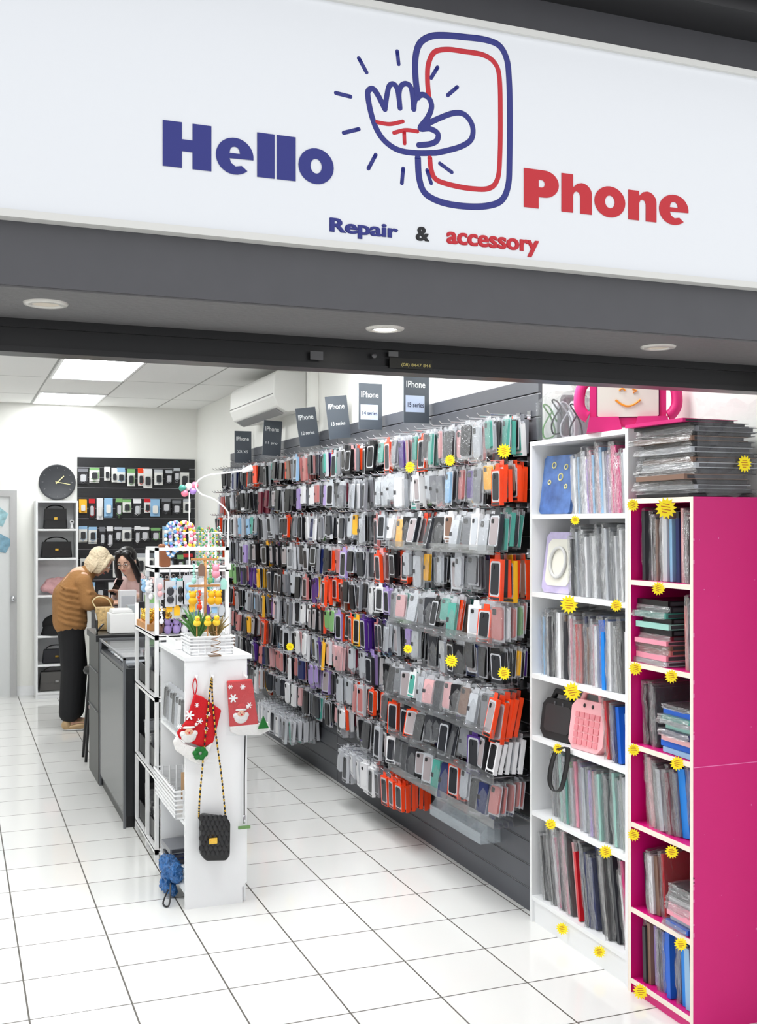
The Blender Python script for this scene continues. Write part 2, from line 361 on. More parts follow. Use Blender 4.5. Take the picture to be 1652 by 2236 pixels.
# =================== SLATWALLS ===================
def slat(axis,a0,a1,z0,z1,front,mats,label):
    mb=MB(); z=z0
    while z<z1-.01:
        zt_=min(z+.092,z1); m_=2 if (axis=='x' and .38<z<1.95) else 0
        if axis=='x':
            mb.box(front,a0,z,front+.012,a1,zt_,m_); mb.box(front+.012,a0,z,front+.018,a1,min(z+.1,z1),m_)
            mb.box(front+.004,a0,zt_,front+.011,a1,zt_+.003,1)
        else:
            mb.box(a0,front,z,a1,front+.012,zt_,0); mb.box(a0,front+.012,z,a1,front+.018,min(z+.1,z1),0)
            mb.box(a0,front+.004,zt_,a1,front+.011,zt_+.003,1)
        z+=.1
    return mb.obj('slatwall_panel',mats,label,'display panel')
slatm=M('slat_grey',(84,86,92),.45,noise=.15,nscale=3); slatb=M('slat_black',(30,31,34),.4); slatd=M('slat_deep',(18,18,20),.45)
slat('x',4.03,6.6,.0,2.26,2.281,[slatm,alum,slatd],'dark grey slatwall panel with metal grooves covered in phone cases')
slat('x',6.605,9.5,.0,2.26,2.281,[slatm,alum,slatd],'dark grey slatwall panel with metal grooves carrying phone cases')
slat('y',1.12,2.27,.8,2.29,YB-.02,[slatb,alum],'black slatwall panel on end wall holding small accessories')

# ---------- pack templates (hang hole at origin, front faces -x) ----------
def rr(w,zl,zh,r): return [(-w+r,zl),(w-r,zl),(w,zl+r),(w,zh-r),(w-r,zh),(-w+r,zh),(-w,zh-r),(-w,zl+r)]
def addfilm(m,i):
    m.add([(-.019,-.047,-.178),(-.0165,.0,-.18),(-.019,.047,-.176),(-.015,.047,-.09),(-.020,0,-.09),(-.017,-.047,-.09),(-.008,-.045,0),(-.012,0,.002),(-.008,.045,0)],
          [(0,1,4,5),(1,2,3,4),(5,4,7,6),(4,3,8,7)],i); return m
def tA(f=False):
    m=MB(); m.box(-.001,-.043,-.168,.001,.043,-.012,0); m.prism([(-.02,-.012),(.02,-.012),(.014,.006),(-.014,.006)],-.001,.001,'x',0)
    m.prism(rr(.037,-.158,-.018,.01),-.011,-.001,'x',1); m.prism(rr(.013,-.052,-.026,.004),-.0125,-.011,'x',2,Matrix.Translation((0,.016,0)))
    return addfilm(m,3) if f else m
def tB(inner,body=1,band=2):
    m=MB(); m.box(-.018,-.045,-.182,0,.045,-.02,body); m.prism([(-.022,-.02),(.022,-.02),(.018,.006),(-.018,.006)],-.010,-.008,'x',body)
    if body==1: m.prism(rr(.038,-.165,-.028,.008),-.0184,-.018,'x',0)
    m.box(-.0184,-.038,-.179,-.018,.038,-.168,band); m.prism(rr(.031,-.158,-.036,.008),-.0196,-.0184,'x',inner)
    m.prism(rr(.010,-.062,-.042,.004),-.0215,-.0196,'x',2,Matrix.Translation((0,.014,0))); return m
def tC(f=False):
    m=MB(); m.box(-.001,-.041,-.172,.0,.041,-.004,0); m.prism(rr(.038,-.165,-.022,.006),-.016,-.0005,'x',1)
    m.box(-.0175,.018,-.105,-.016,.042,-.085,2); m.box(-.004,-.022,-.02,-.001,.022,.006,0)
    return addfilm(m,3) if f else m
def tD():
    m=MB(); m.box(-.001,-.041,-.15,.001,.041,0,0); m.box(-.0015,-.041,-.03,-.001,.041,0,1)
    m.prism(rr(.022,-.125,-.055,.008),-.018,-.001,'x',2); m.tube([(-.006,-.028,-.05),(-.006,-.032,-.12),(-.006,0,-.14),(-.006,.03,-.12)],.003,5,1); return m
cdark=M('case_dark',(34,36,42),.3)
kinds={'A':('phone_case_pack',tA(),tA(True),[card,tint,black,packf],'phone case in clear hanging pack'),
       'B':('boxed_phone_case',tB(2),tB(2),[card,tint,cdark],'boxed phone case with hanging tab'),
       'G':('boxed_phone_case',tB(3),tB(3),[card,tint,black,smoke],'boxed phone case with hanging tab'),
       'H':('boxed_phone_case',tB(1,0,1),tB(1,0,1),[M('card_bright',(226,226,228),.3),tint,black],'phone case in white hanging box'),
       'C':('wallet_case_pack',tC(),tC(True),[card,tint,M('clasp',(60,60,64),.4),packf],'wallet phone case in hanging pack')}
place=[]
W=[('black',34),('charcoal',16),('grey',12),('silver',13),('white',12),('dusty pink',5),('rose',3),('orange',6),('yellow',3),('purple',4),('lilac',3),('teal',3),('navy',4),('burgundy',3),('green',1),('light blue',2),('brown',4)]
def pick(): return random.choices([w[0] for w in W],[w[1] for w in W])[0]
ROWZ=[2.105,1.91,1.715,1.52,1.33,1.14,.95,.765,.58]
hooks=[]
def stack(kind,y,z,base,n,sp=.021,tilt=0,yaw=0,mix=.45,x0=2.25):
    hooks.append((y,z))
    sz=random.uniform(.78,1.08); sy=random.uniform(.80,1.04); yj=Rr(.12)
    for i in range(n):
        cn=base if random.random()>mix else pick()
        k2=kind
        if kind in 'AC' and random.random()<.14: k2=random.choice('BGH')
        if cn=='orange' and kind=='A': k2='B'
        place.append((k2,x0-sp*i,y+Rr(.009),z-random.uniform(0,.02)-tilt*.02*i,tilt+Rr(.07),yaw+yj+Rr(.14),cn,sz*random.uniform(.9,1.05),sy))
for ri,z in enumerate(ROWZ):
    y=4.10; ledge=ri in (2,4,6,7,8)
    while y<9.42:
        blk=random.choice([1,1,2,2,3,4,5]); kind=random.choices('ABHGC',[7,1.8,1,1,3] if ri!=1 else [3,1,.5,.5,6])[0]; base=pick()
        if kind in 'BG': base=random.choice(['orange','white','white','yellow','purple','black','charcoal','silver','black'])
        if ri<=1 and y>6.6 and random.random()<.5: base='black'; kind='C'
        if ri==0 and y<5.6: kind='A'; base=random.choice(['teal','dusty pink','grey','lilac','rose','charcoal','silver'])
        if ri==3 and 4.9<y<5.5: kind='B'; base='orange'
        if ri==4 and 5.9<y<6.4: kind='B'; base=random.choice(['orange','yellow'])
        if ri==5 and 5.4<y<6.1: kind='B'; base=random.choice(['orange','yellow','purple'])
        for _ in range(blk):
            if y>9.42: break
            if random.random()<.06: y+=random.uniform(.05,.13); continue
            if ri==0 and y>6.5 and random.random()<.15: y+=.1; continue
            if ledge and y<5.3:
                k2=random.choice('BGHAAACC')
                b2=random.choice(['orange','orange','orange','white','black','purple','charcoal']) if k2 in 'BG' else random.choice(['charcoal','black','dusty pink','teal','grey','silver','rose','brown','black','navy'])
                stack(k2,y,z,b2,5,.027,random.uniform(.06,.2),random.uniform(-.02,.32),.35,2.24)
            else: stack(kind,y,z,base,random.choice([5,6,7,7]),.0195)
            y+=random.uniform(.088,.104)
for y0,y1 in [(5.12,6.05),(6.95,7.85)]:
    y=y0
    while y<y1:
        base='orange' if y<5.38 else random.choice(['white','silver','charcoal','teal','white','white','grey'])
        stack('B' if y<5.6 else 'H',y,.36,base,8,.0215,0,0,.15,2.26); y+=.1
place.sort(key=lambda p:p[2])
cnt={}; stuff={}; scol={}
kmesh={k:v[2].mesh(v[0],v[3]) for k,v in kinds.items()}
mcol={0:lin((192,194,199)),2:lin((22,22,25)),3:lin((160,150,152))}
for (k,x,y,z,tilt,yaw,cn,sz,sy) in place:
    nm,mb,_,mats,lab=kinds[k]
    if cnt.get(nm,0)<300:
        cnt[nm]=cnt.get(nm,0)+1
        link(nm,kmesh[k],(x,y,z),cn+' '+lab+' on slatwall hook','phone case',group='phone cases hanging on the slatwall',rot=(0,tilt,yaw),scale=(1,sy,sz),color=colr(cn))
    else:
        T=Matrix.Translation((x,y,z))@Matrix.Rotation(yaw,4,'Z')@Matrix.Rotation(tilt,4,'Y')@Matrix.Diagonal((1,sy,sz,1))
        stuff.setdefault(nm,MB()).add(mb.v,mb.f,0,False,T)
        scol.setdefault(nm,[]).extend([(*(lin(PAL[cn]) if m==1 else mcol[m]),1) for m,f in zip(mb.m,mb.f) for _ in f])
for nm,mb in stuff.items():
    me=mb.mesh(nm,[attr],False)
    ca=me.color_attributes.new('Col','FLOAT_COLOR','CORNER'); ca.data.foreach_set('color',[x for c in scol[nm] for x in c])
    link(nm+'_rows',me,(0,0,0),'long rows of mixed colour '+nm.replace('_',' ')+'s on slatwall','phone cases',kind='stuff')
hooks.sort(); hm=MB(); hm.tube([(.01,0,.0),(-.17,0,.0),(-.185,0,.012)],.0022,6); hm.box(.012,-.015,-.02,.019,.015,.02)
hme=hm.mesh('peg_hook',[chrome]); hs=MB()
for i,(y,z) in enumerate(hooks):
    if i<300: link('peg_hook',hme,(2.262,y,z+.001),'chrome slatwall peg hook holding phone cases','hook',group='slatwall peg hooks')
    else: hs.add(hm.v,hm.f,0,False,Matrix.Translation((2.262,y,z+.001)))
hs.obj('peg_hooks',chrome,'chrome peg hooks further along slatwall','hooks',kind='stuff',fix=False,recentre=False)
for ri in (2,4,6,7,8):
    z=ROWZ[ri]-.198
    MB().box(2.08,4.05,z,2.28,5.23,z+.003).box(2.08,4.05,z,2.083,5.23,z+.04).obj('acrylic_ledge',acryl,'clear acrylic ledge clipped to slatwall','shelf',group='acrylic ledges')
hb=MB()
for i in range(6):
    y=4.37+i*.11; hb.prism([(2.28,.22),(2.18,.22),(2.18,.26),(2.28,.37)],y,y+.003,'y')
for x,zz in [(2.18,.27),(2.215,.30),(2.25,.335)]: hb.box(x,4.37,.22,x+.002,4.923,zz)
hb.box(2.18,4.37,.22,2.28,4.923,.223)
hb.obj('acrylic_holder',acrylw,'empty clear acrylic tiered holder on lower slatwall','holder')
# series boards
INK=M('board_ink',(232,236,238),.4)
boards=[(8.73,2.27,'IPhone','XR XS',0),(7.85,2.278,'IPhone','11 pro',3),(6.98,2.29,'IPhone','12 series',-8),(6.36,2.30,'IPhone','13 series',-7),(5.80,2.31,'IPhone','14 series',0),(5.14,2.29,'IPhone','15 series',0)]
for y,z,t1,t2,tw in boards:
    X=2.2; e0=empty('series_board',(X,y,z-.13),'slate grey phone series sign board with white lettering above slatwall','sign',group='series boards')
    T=Matrix.Translation((0,0,.13))@Matrix.Rotation(math.radians(tw),4,'Y')
    mb=MB().box(-.07,-.003,-.13,.07,.003,.13,0,T)
    patch=t2 in('14 series','15 series')
    if patch: mb.box(-.06,-.0036,-.075,.045,-.003,.01,1,T)
    child_local('board',mb,[M('board_slate',(84,91,100),.3),M('board_patch',(196,210,236),.4)],e0)
    child_local('peg',MB().cyl((.06,0,.02),(.08,0,.02),.003),chrome,e0)
    for tt,zz,w,hh,mt in [(t1,.05,.105,.034,INK),(t2,-.05,.09,.024,M('board_ink_dark',(30,40,80),.4) if patch else INK)]:
        me=text_mesh(tt,.015); xs=[v.co.x for v in me.vertices]; ys=[v.co.y for v in me.vertices]
        x0,x1,y0,y1=min(xs),max(xs),min(ys),max(ys)
        for v in me.vertices: v.co=T@Vector(((v.co.x-x0)/(x1-x0)*w-w/2-.004,-.0042-.003*v.co.z,(v.co.y-y0)/(y1-y0)*hh+zz))
        me.materials.clear(); me.materials.append(mt)
        o=bpy.data.objects.new('lettering',me); sc.collection.objects.link(o); o.parent=e0
# back wall accessories
cardw=M('card_white',(232,232,228),.4)
dm={k:tD().mesh('accessory_pack',[cardw if k=='w' else (tint if k=='t' else M('card_black',(30,30,34),.4)),tint,M('gad_'+k,{'w':(40,42,46),'t':(226,226,222),'b':(200,200,205),'s':(190,192,196)}[k],.4)]) for k in 'wtbs'}
for ri,z in enumerate([2.20,1.90,1.62,1.35,1.08]):
    x=1.17; n=0
    while x<2.23:
        if n<=0:
            n=random.choice([1,1,1,2]); kk=random.choice('wwwsbb'); base=random.choice(['white','grey','light blue','green','red','grey','black','white','orange','charcoal','silver']); s=random.uniform(.8,1.4); w_=random.uniform(.6,1.2)
            if ri==1 and random.random()<.4: kk='t'; base=random.choice(['orange','yellow','white','light blue','yellow','white'])
        for j in range(2):
            link('accessory_pack',dm[kk],(x,YB-.035-.02*j,z-random.uniform(0,.03)),'carded phone accessory with '+base+' trim on black slatwall','phone accessory',group='accessory packs on end wall',rot=(0,Rr(.04),math.pi/2),scale=(1,w_,s),color=colr(base))
        x+=.088*w_+random.uniform(.004,.02); n-=1
# ================= BOOKCASES =================
def bookcase(name,x0,x1,y0,y1,h,shelves,mat,edge,label,openface,th=.018,backmat=None):
    e0=empty(name,((x0+x1)/2,(y0+y1)/2,0),label,'bookcase')
    b=MB()
    if openface=='-x':
        b.box(x0,y0,0,x1,y0+th,h,0).box(x0,y1-th,0,x1,y1,h,0)
        b.box(x0,y0+th,h-th,x1,y1-th,h,0)
        b.box(x0-.001,y0+.001,0,x0,y0+th,h,1).box(x0-.001,y1-th,0,x0,y1,h,1).box(x0-.001,y0+th,h-th,x0,y1-th,h,1)
        b.obj('carcass',[mat,edge],parent=e0)
        MB().box(x1-.006,y0+th,0,x1,y1-th,h-th).obj('back_panel',backmat or mat,parent=e0)
        for z in shelves:
            MB().box(x0+.004,y0+th,z-th,x1-.006,y1-th,z,0).box(x0,y0+th,z-th,x0+.004,y1-th,z,1).obj('shelf',[mat,edge],parent=e0)
        MB().box(x0+.01,y0+th,0,x0+.025,y1-th,shelves[-1]-th).obj('plinth',mat,parent=e0)
    else:
        b.box(x0,y0,0,x0+th,y1,h,0).box(x1-th,y0,0,x1,y1,h,0).box(x0+th,y0,h-th,x1-th,y1,h,0).obj('carcass',[mat],parent=e0)
        MB().box(x0+th,y1-.006,0,x1-th,y1,h-th).obj('back_panel',mat,parent=e0)
        for z in shelves: MB().box(x0+th,y0,z-th,x1-th,y1-.006,z).obj('shelf',mat,parent=e0)
        MB().box(x0+th,y0+.01,0,x1-th,y0+.02,shelves[-1]-th).obj('plinth',mat,parent=e0)
    return e0
WS=[1.685,1.364,1.028,.772,.461,.11]
bookcase('white_bookcase',2.23,2.51,3.30,4.01,1.986,WS,white,white,'tall white bookcase filled with wrapped tablet cases','-x')
pinkm=M('pink_laminate',(212,12,120),.4,noise=.05,nscale=5)
PS=[1.45,1.163,.875,.60,.30,.05]
bookcase('pink_bookcase',2.22,2.505,2.92,3.285,1.735,PS,pinkm,M('cream_edge',(242,230,216),.5),'narrow bright pink bookcase with cream front edges','-x',.017,M('pink_inside',(196,14,104),.4))
MB().box(2.221,2.9192,.86,2.505,2.92,.8625).obj('panel_seam',M('seam',(240,130,190),.5),parent=bpy.data.objects['pink_bookcase'])
scf=MB()
for i in range(14):
    x=random.uniform(2.225,2.49); z=random.uniform(.2,1.72); scf.box(x,2.9193,z,x+random.uniform(.001,.004),2.92,z+random.uniform(.001,.006))
for i in range(14):
    z=random.uniform(.2,1.7); scf.box(2.2195,2.9192,z,2.2235,2.92,z+random.uniform(.004,.02))
scf.obj('scuffs',M('scuff',(230,130,180),.7),parent=bpy.data.objects['pink_bookcase'],label='pale scuff marks')

tc_=MB(); tc_.box(0,0,0,1,.16,1,0).box(0,.84,0,1,1,1,0).box(0,.16,0,.05,.84,1,0).box(.06,.16,.03,.96,.84,.97,1)
tcm=tc_.mesh('tablet_case',[tint,M('case_inner',(84,84,90),.6)])
def crinkle_mesh(n=7,a=.05):
    vs=[];fs=[]
    def face(f):
        o=len(vs)
        for i in range(n+1):
            for j in range(n+1): vs.append(f(i/n,j/n))
        for i in range(n):
            for j in range(n): fs.append((o+i*(n+1)+j,o+(i+1)*(n+1)+j,o+(i+1)*(n+1)+j+1,o+i*(n+1)+j+1))
    r=lambda:random.uniform(0,a)
    face(lambda p,q:(-.02-r(),-.10+p*1.2,-.005+q*1.06)); face(lambda p,q:(-.03+p*1.05,-.08-r()*3,-.005+q*1.06)); face(lambda p,q:(-.03+p*1.05,-.1+q*1.2,1.03+r()))
    m=MB(); m.add(vs,fs); return m.mesh('sleeve',[clear],False)
slms=[crinkle_mesh() for _ in range(4)]
def case_obj(x,y,z,dep,t,h,a,cn,grp,wrap=True,yaw=0):
    o=link('tablet_case',tcm,(x,y,z),'upright '+cn+' tablet case'+(' in clear plastic sleeve' if wrap else '')+' on shelf','tablet case',group=grp,rot=(-a,0,yaw),scale=(dep,t,h),color=colr(cn))
    if wrap:
        s=bpy.data.objects.new('sleeve',random.choice(slms)); sc.collection.objects.link(s); s.parent=o
    return o
def fill(yfar,ynear,z,xf,cols,hr,lean,grp,tr=(.014,.026),wrap=.75,dep=.19):
    h0=hr[1]; c=yfar-h0*math.sin(lean)-.004; i=0
    while True:
        q=cols[i%len(cols)]; cn,tt=(q,None) if isinstance(q,str) else q
        t=tt or random.uniform(*tr); h=random.uniform(*hr); st_=t/math.cos(lean)
        if c-st_<ynear+.004: break
        c-=st_+.002
        case_obj(xf+random.uniform(0,.035),c,z+.001+t*math.sin(lean),dep,t,h,lean+random.uniform(-.02,0),cn,grp,random.random()<wrap,random.uniform(-.02,.05))
        i+=1
g='tablet cases in the white bookcase'
fill(3.76,3.325,WS[0],2.25,['silver','white','light blue','white','grey','silver','white','lilac','pink','light blue','silver','rose','light blue','silver','lilac','rose',('magenta',.035),('magenta',.03)],(.20,.26),.08,g,tr=(.012,.022),wrap=.9)
fill(3.76,3.325,WS[1],2.25,['grey','charcoal','silver','white','silver','grey','white','silver','white','white'],(.22,.27),.07,g,wrap=1,tr=(.012,.022))
fill(3.985,3.325,WS[2],2.25,[('bright blue',.02),('light blue',.012),'white','white','charcoal','black','white','white','brown','charcoal','white','pink','silver','pink','red','dusty pink','navy','brown','silver','pink','red','white',('blue',.04)],(.21,.27),.04,g,wrap=.6,tr=(.013,.022))
fill(3.52,3.325,WS[3],2.25,['red','burgundy','purple','navy','blue','light blue','blue'],(.18,.22),.12,g)
fill(3.92,3.325,WS[4],2.25,['grey','charcoal','silver','mint','silver','teal','green','silver','pink','dusty pink','lilac','silver','teal','white','lilac','rose','silver','mint'],(.22,.27),.10,g,wrap=1,tr=(.014,.024))
fill(3.985,3.325,WS[5],2.25,['black','black','charcoal','black','white','magenta','charcoal','rose','pink','black','rose','black','red','pink','navy','black','navy',('navy',.03),('navy',.02),'charcoal','brown','silver'],(.25,.32),.17,g,wrap=.6,tr=(.013,.024))
g='tablet cases in the pink bookcase'
fill(3.265,2.94,1.45,2.24,['black','charcoal','white','black','brown','charcoal','white','silver','light blue','charcoal','navy','rose','black','brown'],(.21,.25),.03,g,wrap=.6,tr=(.013,.022))
fill(3.04,2.94,1.163,2.24,['brown','dusty pink','charcoal','dusty pink'],(.21,.24),.05,g,tr=(.016,.02),wrap=.3)
fill(3.265,3.14,.875,2.24,['black','black','charcoal','red'],(.19,.22),.10,g,wrap=1,tr=(.02,.028))
fill(3.265,2.94,.60,2.24,['red','burgundy','rose','charcoal','silver','black','burgundy','grey',('bright blue',.035),('blue',.03)],(.20,.24),.13,g,wrap=.7)
fill(3.265,3.10,.30,2.24,['charcoal','black','white','brown','red','blue','light blue'],(.19,.23),.10,g,wrap=.5)
fill(3.265,2.94,.05,2.24,['burgundy','charcoal','brown','lilac','charcoal','black','blue','navy','blue','grey','navy','bright blue','light blue'],(.19,.22),.06,g,wrap=.5)
def lying(x0,x1,y0,y1,z,cols,grp,tr=(.012,.02),lab='flat ',jx=.012,wr=.5,jr=.03):
    for cn in cols:
        t=random.uniform(*tr); dx=Rr(jx)
        o=link('tablet_case',tcm,(x0+dx,y0+random.uniform(0,.02),z+t),lab+cn+' tablet case lying in stack','tablet case',group=grp,rot=(-math.pi/2,0,Rr(jr)),scale=(x1-x0-random.uniform(0,.02),t,y1-y0-random.uniform(0,.02)),color=colr(cn))
        if random.random()<wr:
            s=bpy.data.objects.new('sleeve',random.choice(slms)); sc.collection.objects.link(s); s.parent=o
        z+=t+.001
    return z
g='cases stacked on pink bookcase'
lying(2.235,2.485,2.94,3.25,1.737,['black','charcoal','silver','black','brown','charcoal','silver','brown','black','silver','charcoal','brown','black','grey','black','magenta'],g,tr=(.009,.019),jx=.03,wr=.6,jr=.07)
lying(2.24,2.44,3.07,3.255,1.165,['silver','pink','dusty pink','brown','pink','burgundy','black','mint','black','teal','charcoal','black'],'cases stacked in pink bookcase',tr=(.014,.02))
lying(2.24,2.44,2.945,3.11,.877,['light blue','blue','rose','navy','mint','silver','teal','blue','black'],'cases stacked in pink bookcase',tr=(.014,.022))
lying(2.24,2.44,2.945,3.08,.302,['blue','silver','pink','pink','white','black','black'],'cases stacked in pink bookcase',tr=(.016,.024))
def faceout(y0,y1,z,h,x,build,label):
    e0=empty('tablet_case',(x,(y0+y1)/2,z),label,'tablet case'); e0.rotation_euler=(0,.14,.12); build(e0,y1-y0,h); return e0
def swirl(e,w,h):
    child_local('cover',MB().prism(rr(w/2,0,h,.012),0,.015,'x'),M('swirl_blue',(70,104,160),.35,noise=.8,nscale=22),e)
    for (a,b,r) in [(-.05,.19,.010),(.03,.2,.012),(-.02,.15,.014),(.05,.13,.008),(-.06,.11,.008)]: child_local('dot',MB().tube([(-.001,a+r*math.cos(t),b+r*math.sin(t)) for t in [i*math.pi/6 for i in range(12)]],.003,5,0,True),M('soft_yellow',(206,200,140),.5),e)
faceout(3.77,3.97,1.687,.24,2.26,swirl,'blue tablet case with abstract swirl print facing out')
def ring(e,w,h):
    child_local('cover',MB().prism(rr(w/2,0,h,.02),0,.018,'x'),M('pastel',(190,180,215),.4,noise=.5,nscale=14),e)
    child_local('panel',MB().prism(rr(w/2-.02,.03,h-.03,.02),-.003,0,'x'),M('offwhite',(228,226,215),.4),e)
    child_local('ring_stand',MB().tube([(-.008,.05*math.cos(t),h/2+.06*math.sin(t)) for t in [i*math.pi/12 for i in range(24)]],.007,8,0,True),M('ring_white',(205,205,203),.4),e)
faceout(3.77,3.97,1.366,.25,2.27,ring,'pastel tablet case with white ring stand facing out')
def kid(e,w,h,mat,grid):
    out=MB()
    out.prism(rr(w/2,0,h*.82,.03),0,.03,'x').tube([(0.015,-w*.28,h*.8),(.015,-w*.2,h*.97),(.015,w*.2,h*.97),(.015,w*.28,h*.8)],.012,8)
    child_local('shell',out,mat,e)
    inn=MB()
    if grid:
        for i in range(5):
            for j in range(5): inn.box(-.004,-w*.36+i*w*.15,.02+j*.026,0,-w*.36+i*w*.15+w*.11,.04+j*.026)
    else: inn.prism(rr(w*.38,.03,h*.7,.012),-.003,.0,'x')
    child_local('inlay',inn,M('pink_dark',(228,140,148),.5) if grid else M('dark_inlay',(50,50,52),.4),e)
    for s in(-1,1): child_local('eye',MB().sphere((-.002,s*w*.12,h*.73),(.004,.006,.008)),black if grid else M('eye_grey',(70,70,74),.3),e)
faceout(3.75,3.965,.774,.20,2.26,lambda e,w,h:kid(e,w,h,M('kid_black',(22,22,24),.6),False),"black foam children's tablet case with top handle")
faceout(3.53,3.735,.774,.235,2.255,lambda e,w,h:kid(e,w,h,M('kid_pink',(244,178,184),.55),True),"pale pink foam children's tablet case in plastic bag")
sp=[P(x,y,X=2.222) for x,y in [(1240,1632),(1218,1640),(1207,1670),(1203,1705),(1212,1726),(1228,1722),(1237,1690),(1243,1655),(1243,1632)]]
mb=MB(); pts=catmull([tuple(p) for p in sp]); V=[];Fc=[]
for p in pts: V+=[(p[0]-.002,p[1]-.008,p[2]),(p[0]-.012,p[1]+.010,p[2])]
for i in range(len(pts)-1): Fc.append((2*i,2*i+1,2*i+3,2*i+2))
mb.add(V,Fc,0,True); so=mb.obj('wrist_strap',black,'black fabric strap loop hanging over shelf edge','strap',fix=False)
so.modifiers.new('s','SOLIDIFY').thickness=.002

# kids tablet with smile on top of white bookcase
kt=empty('childrens_tablet',(2.335,3.46,1.987),"pink foam children's tablet case with arms and smiling white screen",'tablet',rot=(0,0,math.radians(-31)))
kp_=M('kid_magenta',(222,40,124),.55)
b=MB(); b.prism(rr(.138,.02,.24,.02),-.02,.025,'y')
for s in(-1,1): b.prism([(s*.02,.0),(s*.150,.0),(s*.140,.055),(s*.035,.055)],-.048,.045,'y')
child_local('foam_case',b,kp_,kt)
for s in(-1,1): child_local('arm',MB().tube(catmull([(s*.128,0,.20),(s*.158,0,.185),(s*.174,-.005,.15),(s*.176,-.01,.10),(s*.160,-.012,.068),(s*.145,-.012,.058)],False,4),.021,10),kp_,kt)
child_local('bezel',MB().prism(rr(.114,.052,.222,.006),-.0235,-.019,'y'),M('dark_bezel',(120,30,80),.4),kt)
child_local('screen',MB().prism(rr(.110,.056,.218,.005),-.0265,-.0235,'y'),M('screen_white',(232,228,218),.6),kt)
child_local('smile',MB().tube([(-.045+.09*t,-.0285,.118-.024*math.sin(math.pi*t)) for t in [i/10 for i in range(11)]],.0040,6),M('smile_yellow',(236,150,20),.5),kt)
child_local('eye',MB().tube([(-.032+.022*t,-.0285,.152+.008*math.sin(math.pi*t)) for t in [i/5 for i in range(6)]],.0034,6),_m['smile_yellow'],kt)
child_local('eye',MB().tube([(.016,-.0285,.158),(.032,-.0285,.151),(.018,-.0285,.144)],.0034,6),_m['smile_yellow'],kt)
for i,(yy,hh_,cn,c2) in enumerate([(3.95,.20,'white','green'),(3.88,.23,'charcoal','black'),(3.81,.19,'white','silver'),(3.74,.15,'grey','charcoal')]):
    e0=empty('wrapped_accessory',(2.33,yy,1.987),cn+' gadget in crinkled clear bag on bookcase top','phone accessory',group='wrapped gadgets')
    child_local('gadget',MB().prism(rr(.022,0.0,hh_*.8,.012),-.02,.02,'x'),tint,e0,color=colr(cn))
    child_local('cable',MB().tube(catmull([(-.05+.03*math.cos(t*1.7),-.02+.003*t,hh_*.4+.07*math.sin(t)) for t in range(8)]),.0035,6),tint,e0,color=colr(c2))
    child_local('sleeve',MB().prism([(-.08,0),(.07,0),(.075,hh_*.7),(.04,hh_),(-.03,hh_*1.02),(-.085,hh_*.8)],-.04,.04,'y'),bagm,e0)
bg=MB(); N=12
grid=[(2.225+.30*i/(N-1)+Rr(.010),2.91+Rr(.006),1.74+.31*j/(N-1)+Rr(.012)) for i in range(N) for j in range(N)]
bg.add(grid,[(i*N+j,(i+1)*N+j,(i+1)*N+j+1,i*N+j+1) for i in range(N-1) for j in range(N-1)])
bg.obj('plastic_bag',bagm,'large crinkled clear plastic bag around stacked tablet cases','plastic bag',fix=False)

# price tags
st=[]
for i in range(28):
    r=1.08 if i%2 else .74; a=i*math.pi/14; st.append((r*math.cos(a),r*math.sin(a)))
stm=MB(); stm.prism(st,-.03,0,'y')
for j,(a,b) in enumerate([(-.35,.3),(-.5,.4),(-.4,.5),(-.3,.2)]): stm.box(a,-.035,.36-j*.26,b,-.03,.44-j*.26,1)
stme=stm.mesh('price_tag',[M('tag_yellow',(255,232,10),.5,emit=.08),M('tag_print',(190,100,20),.5)])  # faint glow added to brighten the yellow; the tags are no lamps
tags=[(1255,1136,10,2.215),(1242,1320,19,2.215),(1345,1322,13,2.215),(1249,1510,19,2.215),(1217,1635,11,2.215),(1202,1800,12,2.215),(1322,1860,14,2.215),(1227,2028,13,2.215),(1308,2078,13,2.215),
(1381,1103,13,2.205),(1453,1110,22,2.2),(1437,1285,14,2.205),(1387,1460,14,2.205),(1465,1477,14,2.205),(1383,1637,13,2.205),(1478,1667,15,2.205),(1383,1823,13,2.205),(1466,1860,14,2.205),(1486,2062,14,2.205),(1398,2165,16,2.205),
(895,1020,12,2.08),(982,1005,12,2.08),(1100,985,15,2.08),(985,1443,14,2.04),(1100,1470,14,2.04),(890,1417,10,2.06),(633,1412,9,2.06)]
for i,(px,py,r,X) in enumerate(tags):
    p=P(px,py,X=X); d=p.x*SA+p.y*CA
    link('price_tag',stme,p,'yellow starburst price tag '+('clipped to shelf edge' if X>2.1 else 'on phone case display'),'price tag',group='yellow starburst price tags',rot=(0,Rr(.3),math.radians(-36)),scale=(r*d/F,.02,r*d/F*1.05))
p=P(1625,1013,Y=2.90); link('price_tag',stme,p,'yellow starburst price tag on plastic bag','price tag',group='yellow starburst price tags',rot=(0,0,0),scale=(.028,.02,.028))

